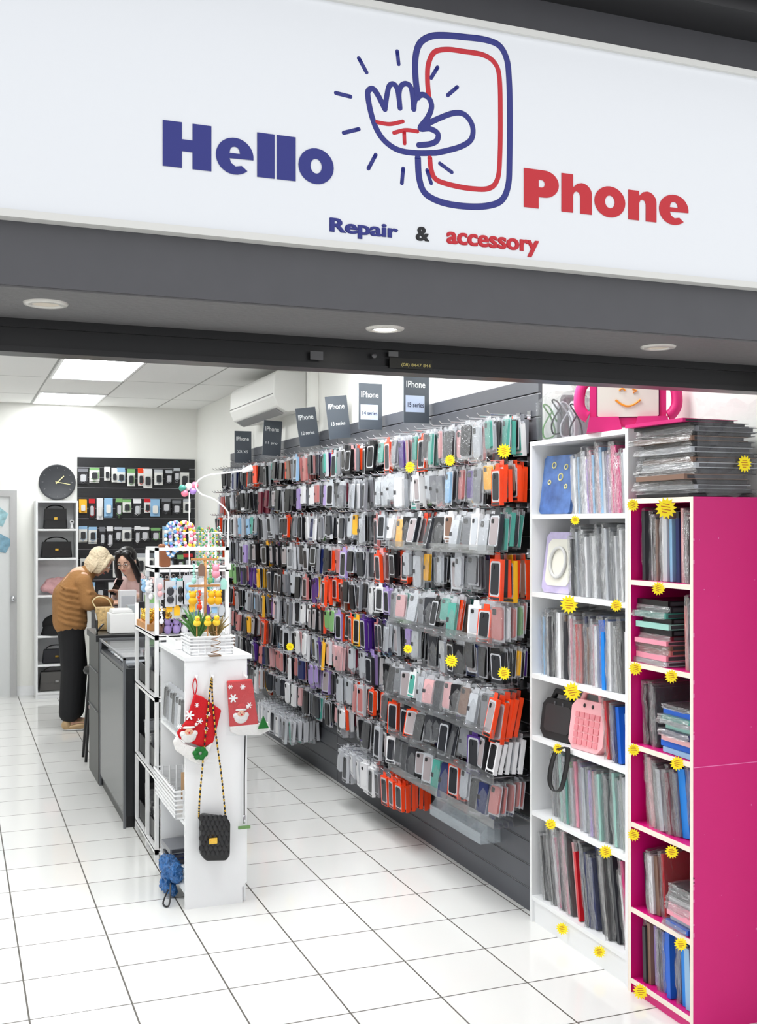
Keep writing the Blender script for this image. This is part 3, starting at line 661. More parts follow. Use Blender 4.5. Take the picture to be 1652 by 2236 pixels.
# ================= AIR CONDITIONER =================
ac=empty('air_conditioner',(2.18,7.88,2.42),'white wall-mounted split air conditioner above slatwall','air conditioner')
prof=[(2.30,2.44),(2.16,2.42),(2.09,2.46),(2.06,2.53),(2.065,2.68),(2.09,2.71),(2.30,2.71)]
MB().prism(prof,7.32,8.6,'y').obj('body',M('ac_white',(234,234,230),.35),parent=ac,bevel=.01)
MB().prism([(2.155,2.42),(2.095,2.455),(2.088,2.448),(2.15,2.412)],7.4,8.5,'y').obj('air_vane',M('ac_vane',(150,150,150),.4),parent=ac)
MB().box(2.056,7.34,2.545,2.064,8.58,2.55).obj('seam',M('ac_seam',(120,120,120),.5),parent=ac)
MB().box(2.24,7.05,2.37,2.299,7.13,CZ).box(2.23,7.04,2.34,2.299,7.17,2.42).obj('pipe_duct',cream,'cream vertical pipe duct beside air conditioner','duct')

# ================= ISLAND: white display cabinet =================
cb=empty('display_cabinet',(1.055,4.95,0),'low white display cabinet with open side shelves','cabinet')
th=.018
x0,x1,y0,y1,hh=.92,1.19,4.65,5.25,1.06
MB().prism([(x0,0),(x1-.02,0),(x1-.02,.07),(x1,.09),(x1,hh),(x0,hh)],y0,y0+th,'y').obj('end_panel',white,parent=cb)
MB().box(x0,y1-th,0,x1,y1,hh).obj('side_panel',white,parent=cb)
MB().box(x0-.005,y0-.004,hh,x1+.02,y1+.01,hh+.018).obj('top_panel',white,parent=cb)
MB().box(x1-.012,y0+th,.0,x1-.002,y1-th,hh).obj('back_panel',white,parent=cb)
for z in (.08,.37,.72): MB().box(x0,y0+th,z-th,x1-.012,y1-th,z).obj('shelf',white,parent=cb)
def basket(name,x0,y0,x1,y1,z0,z1,mat,label,rows=5,solid=False):
    mb=MB()
    for i in range(rows):
        z=z0+.004+(z1-z0-.008)*i/(rows-1)
        k=.008*i/(rows-1); mb.tube([(x0-k,y0-k,z),(x1+k,y0-k,z),(x1+k,y1+k,z),(x0-k,y1+k,z)],.0045,6,0,True)
    n=int((y1-y0)/.03)
    for i in range(n+1):
        y=y0+(y1-y0)*i/n
        for x in(x0,x1): mb.cyl((x,y,z0),(x,y,z1),.004,n=6)
    n=max(2,int((x1-x0)/.03))
    for i in range(n+1):
        x=x0+(x1-x0)*i/n
        for y in(y0,y1): mb.cyl((x,y,z0),(x,y,z1),.004,n=6)
    mb.box(x0,y0,z0,x1,y1,z0+.004)
    if solid:
        for q in ((x0,y0,x1,y0+.003),(x0,y1-.003,x1,y1),(x0,y0,x0+.003,y1),(x1-.003,y0,x1,y1)): mb.box(q[0],q[1],z0,q[2],q[3],z1-.005)
    return mb.obj(name,mat,label,'basket')
basket('wicker_basket',.89,4.70,1.15,5.20,.375,.50,white,'white woven basket on cabinet shelf',7)
MB().box(.96,4.8,.40,1.1,4.95,.52).obj('cardboard_box',M('kraft',(176,140,100),.8),'small brown cardboard box in white basket','box')
for i in range(7):
    cn=random.choice(['grey','silver','charcoal','white','black']); y=4.72+i*.068
    link('phone_case_pack',kmesh['A'],(.945,y,.90),cn+' phone case pack standing on cabinet shelf','phone case',rot=(0,.05,.3),color=colr(cn),group='cases in cabinet')
for i in range(3):
    lying(.93,1.12,5.0,5.2,.082+.026*i,[['charcoal','navy','grey'][i]],'cases lying in cabinet',tr=(.02,.025))
bp=MB()
for i in range(14): bp.sphere((.905+Rr(.025),4.86+Rr(.08),.125+Rr(.025)),(.03,.04,.032),0,8)
for i in range(10): bp.sphere((.885+Rr(.018),4.88+Rr(.06),.05+Rr(.02)),(.02,.03,.03),0,8)
bme=fuse(bp,.009,0,M('blue_pouch',(44,100,160),.2,noise=1,bump=1,nscale=40))
for v in bme.vertices: v.co.x+=Rr(.004); v.co.y+=Rr(.004); v.co.z+=Rr(.004)
bme.polygons.foreach_set('use_smooth',[False]*len(bme.polygons))
bpo=link('wrapped_bag',bme,(0,0,0),'crumpled blue patterned bag spilling from cabinet base','bag')
MB().tube(catmull([(.87,4.78,.05),(.84,4.73,.012),(.86,4.70,.012),(.88,4.77,.08)]),.004,6).obj('strap',black,parent=bpo)
basket('wicker_planter',.955,4.69,1.135,4.87,1.079,1.16,white,'white lattice planter box on cabinet top',6,True)
MB().box(.93,4.93,1.079,1.02,5.15,1.085).box(.93,4.93,1.085,.935,5.15,1.12).box(1.015,4.93,1.085,1.02,5.15,1.12).box(.935,4.93,1.085,1.015,4.935,1.12).obj('tray',white,'small white tray on cabinet top','tray')
def plant(x,y,z,s,n,lab,mt):
    e0=empty('potted_plant',(x,y,z),lab,'plant')
    MB().lathe((x,y,z),[(.001,0),(.025*s,0),(.033*s,.05*s),(.028*s,.048*s),(.001,.045*s)],14).obj('pot',M('pot_white',(220,220,215),.5),parent=e0)
    mb=MB()
    for i in range(n):
        a=i*2.4; l=.12*s*(.6+.4*random.random()); r=.06*s*random.random()+.03*s
        p0=Vector((x,y,z+.045*s)); p2=Vector((x+r*math.cos(a),y+r*math.sin(a),z+.045*s+l)); p1=(p0+p2)/2+Vector((0,0,.015))
        mb.tube([p0,p1,p2],[.003*s,.005*s,.0006],5)
    mb.obj('leaves',mt,parent=e0)
plant(1.00,4.78,1.086,1.2,26,'small green spiky plant in planter box',M('leaf',(70,120,56),.5))
plant(1.08,4.79,1.086,1.0,22,'small green and red spiky plant in planter box',M('leaf2',(130,110,60),.5))
MB().tube([(1.045+.02*math.cos(t),4.62+.02*math.sin(t),1.083+.0045*t) for t in [i*.4 for i in range(60)]],.0016,5).box(1.02,4.62,1.078,1.07,4.66,1.083).obj('wire_spiral',M('bronze',(120,90,60),.3,.8),'thin bronze wire spiral stand on cabinet edge','ornament')
wood=M('light_wood',(196,140,84),.6,noise=.2,nscale=12)
ws=empty('wooden_stand',(1.065,4.92,1.079),'slim wooden trinket stand with cross arms','stand')
MB().cyl((1.065,4.92,1.079),(1.065,4.92,1.50),.006).box(1.03,4.88,1.079,1.10,4.96,1.09).obj('post',wood,parent=ws)
MB().box(.99,4.913,1.36,1.13,4.927,1.370).obj('arm',wood,parent=ws); MB().box(1.0,4.913,1.48,1.12,4.927,1.490).obj('arm',wood,parent=ws)
def charm(x,y,z,cn,lab,s=1,kind=0):
    e0=empty('keyring_charm',(x,y,z),cn+' '+lab,'keyring',group='keyring charms')
    mb=MB()
    if kind==0: mb.sphere((x,y,z-.035*s),(.017*s,.014*s,.018*s)).sphere((x,y,z-.062*s),(.02*s,.016*s,.02*s)).sphere((x-.014*s,y,z-.02*s),.006*s).sphere((x+.014*s,y,z-.02*s),.006*s)
    elif kind==1:
        for j in range(5): mb.sphere((x+.003*math.sin(j*2),y,z-.02*s-.013*s*j),.007*s,0,8)
        mb.sphere((x,y,z-.09*s),(.012*s,.008*s,.015*s))
    else: mb.prism([(x-.014*s,z-.07*s),(x+.014*s,z-.07*s),(x+.016*s,z-.03*s),(x+.006*s,z-.015*s),(x-.006*s,z-.015*s),(x-.016*s,z-.03*s)],y-.004,y+.004,'y')
    o=mb.obj('pendant',tintc if kind==0 else tint,parent=e0); o.color=colr(cn)
    MB().tube([(x+.008*math.cos(t),y,z-.008+.008*math.sin(t)) for t in [i*math.pi/6 for i in range(12)]],.0015,5,0,True).obj('ring',chrome,parent=e0)
for (x,z,cn,kd) in [(1.005,1.36,'yellow',0),(1.035,1.36,'orange',1),(1.09,1.36,'yellow',0),(1.12,1.36,'yellow',0),(1.01,1.48,'mint',1),(1.045,1.48,'brown',2),(1.085,1.48,'green',1),(1.11,1.48,'pink',0)]: charm(x,4.905,z,cn,'charm hanging from wooden stand',1.0,kd)
for (x,y) in ((.985,4.72),(1.03,4.71),(1.07,4.715)):
    MB().sphere((x,y,1.215),(.017,.02,.015)).sphere((x,y-.008,1.236),.012).add([(x-.005,y-.018,1.236),(x+.005,y-.018,1.236),(x,y-.03,1.232),(x,y-.018,1.241)],[(0,1,2),(1,3,2),(3,0,2)],1).cyl((x,y,1.09),(x,y,1.20),.0025,mat=2).obj('duck_pick',[M('duck_yellow',(244,208,50),.5),M('beak',(240,130,30),.5),wood],'small yellow toy duck on stick in planter','toy',group='toy ducks')

# ---------- hanging goods on end panel ----------
PY=4.648
def pp(mb,pxs,y,t,mat=0): mb.prism([(P(a,b,Y=PY).x,P(a,b,Y=PY).z) for a,b in pxs],y-t,y,'y',mat)
felt=M('red_felt',(200,12,26),.85,bump=.3,nscale=200); wf=M('white_fluff',(238,236,233),.95,bump=.8,nscale=120); gf=M('green_felt',(20,110,40),.8)
def santa(parent,cx,cy,s):
    c=P(cx,cy,Y=PY-.026); k=s*4.6/F*.8
    b=MB(); b.sphere((c.x,c.y,c.z-.3*k),(.9*k,.22*k,.75*k)); b.sphere((c.x-.7*k,c.y,c.z),(.35*k,.2*k,.35*k)); b.sphere((c.x+.7*k,c.y,c.z),(.35*k,.2*k,.35*k)); b.sphere((c.x,c.y-.05*k,c.z+.72*k),(.75*k,.2*k,.18*k)); b.sphere((c.x+.85*k,c.y-.05*k,c.z+1.0*k),(.2*k,.2*k,.2*k))
    b.obj('beard',wf,parent=parent)
    MB().sphere((c.x,c.y-.12*k,c.z+.22*k),(.5*k,.2*k,.38*k)).obj('face',M('felt_skin',(236,180,150),.8),parent=parent)
    MB().sphere((c.x,c.y-.33*k,c.z+.15*k),.12*k).sphere((c.x-.18*k,c.y-.29*k,c.z+.35*k),.06*k,1).sphere((c.x+.18*k,c.y-.29*k,c.z+.35*k),.06*k,1).obj('nose',[felt,black],parent=parent)
    MB().sphere((c.x+.1*k,c.y,c.z+1.05*k),(.65*k,.2*k,.45*k)).obj('hat',felt,parent=parent)
def snow(parent,pts):
    for x,y,r in pts:
        mb=MB(); c=P(x,y,Y=PY-.028); k=r*4.6/F
        for a in range(3):
            T=Matrix.Translation((c.x,c.y-.0004*a,c.z))@Matrix.Rotation(math.radians(60*a),4,'Y'); mb.box(-k,-.001,-k*.16,k,.002,k*.16,0,T)
        mb.obj('snowflake',M('white_felt',(245,245,245),.8),parent=parent)
s1=empty('christmas_stocking',tuple(P(428,1670,Y=PY-.02)),'red felt christmas stocking with bearded santa face and snowflakes','christmas stocking')
mb=MB(); pp(mb,[(423,1514),(440,1520),(481,1549),(472,1585),(463,1620),(440,1630),(390,1612),(384,1598),(404,1573)],PY-.004,.020); mb.obj('leg',felt,parent=s1,bevel=.006)
mb=MB(); pp(mb,[(384,1606),(400,1622),(440,1635),(461,1618),(452,1655),(436,1668),(415,1660),(382,1637),(376,1618)],PY-.003,.024); mb.obj('toe',wf,parent=s1,bevel=.006)
santa(s1,412,1602,24); snow(s1,[(413,1562,11),(436,1575,7),(392,1587,6),(450,1592,5),(455,1560,5),(430,1540,5)])
mb=MB(); c=P(437,1645,Y=PY-.032)
for i in range(7): mb.sphere((c.x+.02*math.cos(i),c.y,c.z+.018*math.sin(i)),(.014,.006,.012))
mb.obj('holly',gf,parent=s1)
MB().tube(catmull([tuple(P(a,b,Y=PY-.012)) for a,b in [(426,1480),(421,1495),(425,1518),(430,1497),(426,1480)]]),.0025,6).obj('hanging_loop',felt,parent=s1)
s2=empty('christmas_stocking',tuple(P(535,1608,Y=PY-.02)),'red christmas stocking with santa face in clear bag','christmas stocking')
mb=MB(); pp(mb,[(493,1486),(548,1482),(556,1540),(562,1582),(500,1588),(497,1540)],PY-.004,.02); mb.obj('leg',felt,parent=s2,bevel=.006)
mb=MB(); pp(mb,[(499,1584),(560,1578),(583,1575),(588,1592),(565,1603),(520,1604),(501,1597)],PY-.004,.022); mb.obj('toe',wf,parent=s2,bevel=.006)
santa(s2,526,1562,22); snow(s2,[(509,1525,10),(530,1500,6),(544,1540,7),(503,1500,5)])
mb=MB(); c=P(574,1580,Y=PY-.03)
mb.prism([(c.x-.024,c.z-.02),(c.x+.024,c.z-.02),(c.x,c.z+.035)],c.y-.01,c.y,'y'); mb.obj('felt_tree',gf,parent=s2)
mb=MB(); mb.add([tuple(P(a,b,Y=PY-.040)) for a,b in [(488,1478),(552,1474),(590,1540),(594,1600),(560,1610),(493,1606)]],[(0,1,2,3,4,5)]); mb.obj('plastic_bag',bagm,parent=s2,fix=False)
pu=empty('quilted_handbag',tuple(P(463,1877,Y=PY-.03)),'small black quilted handbag with gold clasp and chain strap','handbag')
mb=MB(); pp(mb,[(433,1778),(440,1773),(490,1780),(497,1790),(496,1860),(488,1872),(445,1873),(434,1862)],PY-.006,.05); mb.obj('body',M('black_leather',(14,14,16),.4),parent=pu,bevel=.012)
mb=MB()
for i in range(6):
    for j in range(8):
        c=P(440+i*10+(j%2)*5,1786+j*11,Y=PY-.054)
        if c.x<P(494,1800,Y=PY).x: mb.sphere((c.x,c.y,c.z),(.0125,.005,.014),0,8)
mb.obj('quilting',M('black_leather2',(20,20,23),.35),parent=pu)
c=P(465,1836,Y=PY-.062); MB().box(c.x-.018,c.y-.004,c.z-.013,c.x+.018,c.y+.004,c.z+.013).box(c.x-.012,c.y-.006,c.z-.004,c.x+.012,c.y-.003,c.z+.004).obj('clasp',gold,parent=pu,bevel=.002)
ch=MB()
path=catmull([(434,1785),(436,1740),(445,1640),(456,1530),(462,1482),(464,1530),(472,1610),(484,1700),(492,1783)],False,14)
for i,(a,b) in enumerate(path):
    q=P(a,b,Y=PY-.03); ch.sphere(tuple(q),(.0042,.004,.0075),0 if i%2 else 1,8)
ch.obj('chain_strap',[gold,black],parent=pu)
ln=empty('phone_lanyard',tuple(P(533,1812,Y=PY-.01)),'black wrist lanyard with green tag hanging from panel','lanyard')
MB().tube([P(a,b,Y=PY-.015) for a,b in [(535,1606),(533,1700),(533,1788)]],.0028,6).obj('cord',black,parent=ln)
a=P(520,1811,Y=PY-.015);b_=P(546,1802,Y=PY-.015); MB().box(a.x,a.y-.004,a.z,b_.x,a.y+.004,b_.z).obj('tag',M('khaki_green',(110,150,90),.5),parent=ln)
a=P(533,1790,Y=PY-.015); MB().cyl((a.x,a.y,a.z+.02),(a.x,a.y,a.z-.015),.005).obj('clip',chrome,parent=ln)
for px in (426,462,534):
    c=P(px,1480,Y=PY); MB().tube([(c.x,PY,c.z+.012),(c.x,PY-.03,c.z+.006),(c.x,PY-.04,c.z+.004),(c.x,PY-.042,c.z+.014)],.003,6).box(c.x-.01,PY-.002,c.z-.005,c.x+.01,PY+.001,c.z+.03).obj('wall_hook',white,'small white adhesive hook on cabinet end','hook',group='adhesive hooks')

# ---------- white metal rack ----------
rk=empty('display_rack',(1.09,5.66,0),'white metal open display rack with five tiers','rack')
rx0,rx1,ry0,ry1,rym=.91,1.275,5.34,5.98,5.63
for x in(rx0,rx1-.018):
    for y,hh_ in((ry0,1.53),(rym-.018,1.53),(ry1-.018,1.22)): MB().box(x,y,0,x+.018,y+.018,hh_).obj('post',white_metal,parent=rk)
for z,ye in [(.06,ry1),(.42,ry1),(.80,ry1),(1.10,ry1),(1.43,rym)]:
    mb=MB(); mb.box(rx0,ry0,z-.02,rx1,ry0+.012,z+.004).box(rx0,ye-.012,z-.02,rx1,ye,z+.004).box(rx0,ry0,z-.02,rx0+.012,ye,z+.004).box(rx1-.012,ry0,z-.02,rx1,ye,z+.004).box(rx0,ry0,z-.006,rx1,ye,z)
    mb.obj('tier',white_metal,parent=rk)
MB().box(rx0,ry0,1.515,rx1,ry0+.012,1.53).box(rx0,rym-.012,1.515,rx1,rym,1.53).box(rx0,ry0,1.515,rx0+.012,rym,1.53).box(rx1-.012,ry0,1.515,rx1,rym,1.53).obj('top_rail',white_metal,parent=rk)
for z in (.065,.425,.805):
    mb=MB(); mb.box(.93,5.37,z,1.25,5.95,z+.006).box(.93,5.37,z,.936,5.95,z+.10).box(1.244,5.37,z,1.25,5.95,z+.10).box(.93,5.37,z,1.25,5.376,z+.10).box(.93,5.944,z,1.25,5.95,z+.10)
    mb.obj('storage_tray',black,'black open tray of accessories on rack tier','tray',group='black trays')
    for i in range(7):
        cn=random.choice(['black','charcoal','black','grey','charcoal'])
        case_obj(.95,5.42+i*.07,z+.008,.25,.03,.13+random.random()*.08,.2,cn,'cases standing in trays',random.random()<.4)
CC=['pink','purple','mint','white','brown','light blue','lilac','white','charcoal','yellow','rose','silver','teal','black']
for i in range(11): charm(.935+i*.031,5.332,1.41-random.random()*.02,random.choice(CC),'charm hanging from rack tier',1.0,random.choice([0,1,1,2,2]))
for i in range(9): charm(.94+i*.037,5.332,1.285-random.random()*.03,random.choice(CC),'small charm hanging on rack',.95,random.choice([1,2,0]))
for i in range(4): charm(.899,5.39+i*.065,1.40-random.random()*.02,random.choice(CC),'charm hanging from rack side',1.0,random.choice([0,1,2]))
def figurine(x,y,z,cn,s=1):
    o=MB().sphere((x,y,z+.022*s),(.018*s,.016*s,.022*s)).sphere((x,y,z+.053*s),(.015*s,.014*s,.014*s)).sphere((x-.01*s,y,z+.066*s),.005*s).sphere((x+.01*s,y,z+.066*s),.005*s).sphere((x+.018*s,y,z+.04*s),(.005*s,.005*s,.012*s)).obj('figurine',gold if cn=='gold' else tint,'small '+('golden' if cn=='gold' else cn)+' seated animal figurine on rack','figurine',group='little figurines')
    if cn!='gold': o.color=colr(cn)
for i in range(5):
    for j in range(3): figurine(.94+j*.045,5.66+i*.055,1.134,'gold',.9)
MB().box(.915,5.60,1.102,1.09,5.95,1.108).box(.915,5.60,1.108,.921,5.95,1.134).box(1.084,5.60,1.108,1.09,5.95,1.134).box(.921,5.60,1.108,1.084,5.606,1.134).box(.921,5.944,1.108,1.084,5.95,1.134).box(.921,5.606,1.126,1.084,5.944,1.133).obj('wooden_tray',wood,'light wooden tray with golden figurines','tray')
for i in range(8): figurine(.94+.042*i,5.40,1.102,random.choice(['lilac','purple','white','brown','charcoal']),1.1)
for i in range(8):
    x=.95+.04*i; cn=random.choice(['white','silver','rose','black','light blue'])
    o=MB().box(x,5.47,1.101,x+.034,5.50,1.16+random.random()*.05).obj('small_box',tint,cn+' small trinket box on rack tier','box',group='trinket boxes'); o.color=colr(cn)
for (px0,py0,px1,py1,cn) in [(360,1268,383,1325,'charcoal'),(385,1268,402,1322,'black'),(399,1256,430,1320,'light blue'),(340,1262,357,1310,'rose'),(434,1262,452,1300,'white'),(458,1272,480,1325,'silver')]:
    a=P(px0,py1,Y=5.32); b_=P(px1,py0,Y=5.32); xm=(a.x+b_.x)/2
    o=MB().box(a.x,5.318,a.z,b_.x,5.321,b_.z,0).box(xm-.001,5.319,b_.z,xm+.001,5.3405,1.425,0).sphere((xm,5.315,a.z+(b_.z-a.z)*.6),((b_.x-a.x)*.35,.008,(b_.z-a.z)*.17),1).sphere((xm,5.315,a.z+(b_.z-a.z)*.28),((b_.x-a.x)*.35,.008,(b_.z-a.z)*.15),1).obj('carded_accessory',[card,tint],cn+' hair accessory on card hanging from rack','accessory',group='carded accessories'); o.color=colr(cn)
beadm={n:M('bead_'+n,c,.2) for n,c in {'blue':(100,160,220),'pink':(240,120,145),'white':(240,240,240),'green':(90,165,90),'yellow':(245,210,60),'lilac':(170,135,210),'teal':(60,140,125)}.items()}
def beads(px,py,rx,ry,cols,y,label,bs=.006,n=26):
    c=P(px,py,Y=y); k=y/F; mb=MB(); a,b=rx*k,ry*k
    for i in range(n):
        t=2*math.pi*i/n; mb.sphere((c.x+a*math.cos(t),y+.008*math.sin(3*t),c.z+b*math.sin(t)),bs,i%len(cols),8)
    mb.obj('bead_bracelet',[beadm[q] for q in cols],label,'bracelet',group='bead bracelets')
beads(373,1178,11,36,['blue','white'],5.36,'blue and white bead bracelet on rack top',.009)
beads(383,1172,12,32,['blue','lilac','white'],5.38,'pale blue bead bracelet on rack top',.009)
beads(402,1170,16,30,['pink','white','yellow'],5.37,'pink white and yellow bead bracelet',.010)
beads(414,1172,12,28,['white','pink','yellow'],5.39,'pastel bead bracelet on rack top',.009)
for i,px in enumerate([434,441,448,455,462,470,477]): beads(px,1192+(i%3)*4,5,42,[['green','teal'],['yellow','green'],['teal','white'],['green','pink']][i%4],5.38+.01*i,'green bead necklace hanging on rack top',.005,30)
MB().cyl((1.19,5.42,1.433),(1.19,5.42,1.60),.005).cyl((1.02,5.42,1.60),(1.26,5.42,1.60),.004).box(1.14,5.37,1.433,1.24,5.47,1.44).cyl((.99,5.40,1.60),(1.05,5.42,1.60),.004).obj('jewellery_stand',white_metal,'white T-shaped jewellery stand on rack','stand')
a=P(348,1240,Y=5.42); b_=P(371,1190,Y=5.42)
MB().box(a.x,5.40,1.433,b_.x,5.46,1.433+(b_.z-a.z)).obj('pouch',M('tan_leather',(140,84,50),.5),'small tan leather pouch on rack top','bag',bevel=.008)
a=P(470,1385,Y=5.36); us=MB().box(a.x,5.352,1.101,a.x+.075,5.356,a.z+.13).obj('sign_card',white,'white card sign with black lettering','sign')
text_on('us',(a.x+.014,5.3505,a.z+.085),.045,.026,black,us,bold=.03)
gl=empty('gooseneck_lamp',tuple(P(497,1240,Y=5.36)),'white flexible gooseneck lamp clamped to rack','lamp')
MB().tube(catmull([tuple(P(a,b,Y=5.36)) for a,b in [(498,1238),(498,1150),(497,1118),(470,1092),(438,1078),(428,1058),(448,1040),(490,1033),(530,1028)]]),.004,8).obj('neck',white_metal,parent=gl)
a=P(541,1026,Y=5.36); MB().cyl((a.x-.03,a.y,a.z-.008),(a.x+.02,a.y,a.z+.010),.010,.017).obj('lamp_head',white_metal,parent=gl)
a=P(497,1235,Y=5.36); MB().box(a.x-.012,a.y-.025,a.z-.02,a.x+.012,a.y+.01,a.z+.01).obj('clamp',white_metal,parent=gl)
pm=empty('pompom_keyring',tuple(P(413,1085,Y=5.6)),'pastel pompom cluster on stick beside rack','keyring')
for (px,py,c_) in [(403,1077,'pink'),(421,1072,'lilac'),(412,1062,'white'),(425,1060,'pink'),(398,1066,'teal')]:
    a=P(px,py,Y=5.6); MB().sphere(tuple(a),.019).obj('pompom',beadm[c_],parent=pm)
a=P(413,1075,Y=5.6); MB().cyl((a.x,5.6,1.43),(a.x,5.6,a.z),.003).obj('stick',white_metal,parent=pm)

# ---------- counters ----------
ct=empty('glass_counter',(1.07,6.53,0),'dark panelled display counter with glass top and metal edges','counter')
cg=M('counter_grey',(36,38,41),.3); edge=M('edge_metal',(120,122,126),.35,.7)
MB().box(.86,6.02,.06,1.28,7.05,.86).obj('body',cg,parent=ct)
MB().box(.855,6.04,.08,.86,7.03,.84).obj('panel',M('counter_panel',(54,56,59),.22,noise=.15,nscale=4),parent=ct)
mb=MB()
for y in(6.0,7.04): mb.box(.852,y,0,.866,y+.014,.92)
mb.box(.852,6.0,.91,1.29,6.012,.925).box(.852,7.043,.91,1.29,7.055,.925).box(.852,6.012,.913,.862,7.043,.925).box(1.278,6.012,.913,1.29,7.043,.925)
mb.obj('frame',edge,parent=ct)
MB().box(.862,6.012,.915,1.278,7.043,.921).obj('glass',acryl,parent=ct)
MB().box(.87,6.02,0,1.27,7.05,.06).obj('plinth',black,parent=ct)
for i in range(14):
    cn=random.choice(['white','silver','black','grey','rose'])
    o=MB().box(.89+(i%2)*.18,6.07+.13*(i//2),.862,1.04+(i%2)*.18,6.15+.13*(i//2),.872).obj('phone',tint,cn+' mobile phone lying in glass counter','phone',group='phones in glass counter',bevel=.003); o.color=colr(cn)
c2=empty('counter',(1.06,7.32,0),'black service counter section with open shelf','counter')
MB().box(.835,7.07,.90,1.30,7.58,.94).obj('worktop',black,parent=c2)
MB().box(.85,7.09,0,.87,7.56,.90).box(.85,7.56,0,1.28,7.58,.90).box(1.26,7.09,0,1.28,7.56,.90).box(.85,7.07,.0,1.28,7.09,.90).obj('body',black,parent=c2)
MB().box(.842,7.10,.70,.85,7.55,.705).obj('shelf_edge',edge,parent=c2); MB().box(.842,7.10,.45,.85,7.55,.455).obj('shelf_edge',edge,parent=c2)
c3=empty('counter',(1.16,8.8,0),'long service counter between customer and shop assistant','counter')
MB().box(1.05,8.15,.92,1.29,9.40,.95).obj('worktop',blackg,parent=c3); MB().box(1.07,8.17,0,1.27,9.38,.92).obj('body',cg,parent=c3)
MB().box(.93,7.14,.941,1.09,7.30,1.07).prism([(.94,1.07),(1.08,1.07),(1.07,1.095),(.95,1.095)],7.15,7.29,'y').obj('white_box',M('carton',(222,222,220),.5),'plain white carton on counter','box',bevel=.006)
e0=empty('tote_bag',(.93,7.45,.941),'beige spotted bag with curved rope handle on counter','bag')
MB().box(.88,7.40,.941,1.0,7.52,1.09).obj('body',M('leopard',(206,160,110),.7,noise=.95,nscale=60),parent=e0,bevel=.012)
MB().tube(catmull([(.885,7.46,1.08),(.86,7.46,1.13),(.90,7.46,1.16),(.96,7.46,1.14),(.99,7.46,1.08)]),.004,7).obj('handle',M('rope',(225,205,160),.7),parent=e0)
e0=empty('phone_stand',(.87,7.2,.941),'black folding wire phone stand on counter','stand')
MB().tube([(.845,7.10,.947),(.845,7.10,1.03),(.86,7.3,1.06),(.86,7.3,.97),(.845,7.10,.947)],.006,6).cyl((.85,7.2,.947),(.9,7.22,1.0),.006).obj('frame',blackg,parent=e0)
for (x,y,z,w,d,h_,cn) in [(1.14,8.2,.951,.12,.1,.20,'white'),(1.18,7.45,.941,.08,.1,.30,'charcoal'),(1.16,7.12,.941,.08,.1,.24,'green'),(1.08,7.40,.941,.08,.08,.16,'silver'),(1.20,7.27,.941,.08,.08,.25,'white'),(1.11,7.14,.941,.04,.08,.20,'black')]:
    o=MB().box(x,y,z,x+w,y+d,z+h_).box(x+.01,y-.002,z+h_*.3,x+w-.01,y,z+h_*.8,1).obj('product_box',[tint,card],cn+' boxed gadget standing on counter','box',group='boxes on counter',bevel=.003); o.color=colr(cn)
stl=empty('stool',(.94,7.86,0),'black stool with thin metal legs','stool')
MB().lathe((.94,7.86,.60),[(.001,0),(.09,0),(.10,.02),(.09,.045),(.001,.05)],24).obj('seat',black,parent=stl)
for dx,dy in((-.1,-.1),(.1,-.1),(-.1,.1),(.1,.1)): MB().cyl((.94+dx*.5,7.86+dy*.5,.60),(.94+dx*.9,7.86+dy*.9,0),.01,n=8).obj('leg',black,parent=stl)
wb=MB()
for i in range(8): wb.sphere((.90+Rr(.03),7.75+Rr(.03),.40+Rr(.05)),(.03,.03,.035),0,8)
wb2=link('plush_toy',fuse(wb,.006,2,M('plush_pink',(226,190,190),.9,noise=.4,nscale=30)),(0,0,0),'pink and white plush toy hanging beside counter','toy')
MB().tube([(.90,7.75,.43),(.90,7.80,.61)],.003,6).obj('string',white,parent=wb2)

# ---------- back white shelf ----------
BS=[1.594,1.32,.97,.59,.32,.06]
bookcase('white_bookcase',.715,1.10,10.70,10.985,1.86,BS,white,white,'slim white bookcase against end wall holding handbags','-y')
def handbag(x,y,z,w,h_,d,mat,lab,chain=True):
    e0=empty('handbag',(x,y,z),lab,'handbag')
    MB().prism([(x-w/2,z),(x+w/2,z),(x+w*.44,z+h_),(x-w*.44,z+h_)],y-d/2,y+d/2,'y').obj('body',mat,parent=e0,bevel=.012)
    MB().prism([(x-w*.46,z+h_*.45),(x+w*.46,z+h_*.45),(x+w*.45,z+h_*1.01),(x-w*.45,z+h_*1.01)],y-d/2-.008,y-d/2,'y').obj('flap',mat,parent=e0)
    MB().box(x-.015,y-d/2-.014,z+h_*.45,x+.015,y-d/2-.006,z+h_*.58).obj('clasp',gold if chain else chrome,parent=e0)
    MB().tube([(x-w*.36*math.cos(t),y,z+h_+w*.15*math.sin(t)) for t in [i*math.pi/10 for i in range(11)]],.006,6).obj('handle',mat,parent=e0)
bl=M('bag_black',(18,18,20),.35)
handbag(.90,10.82,1.595,.22,.19,.1,bl,'black top-handle handbag on bookcase shelf')
handbag(.91,10.82,1.321,.29,.15,.1,bl,'black quilted shoulder bag with gold clasp',True)
handbag(.91,10.82,.321,.26,.13,.1,M('bag_charcoal',(36,36,42),.6),'charcoal handbag on lower shelf')
handbag(.91,10.82,.061,.32,.18,.12,M('bag_grey',(90,88,86),.6),'grey boxy bag on bottom shelf',False)
MB().sphere((1.05,10.80,1.66),(.022,.02,.024)).lathe((1.05,10.80,1.595),[(.001,.0),(.022,0),(.012,.02),(.01,.045)],12).sphere((1.05,10.781,1.662),(.009,.005,.009),1).obj('security_camera',[white,black],'small white round-headed camera on shelf','camera')
pk=MB()
for i in range(9): pk.sphere((.80+.026*i,10.81+.02*math.sin(i*2),1.012+.025*math.sin(i*1.7)),(.04,.06,.038))
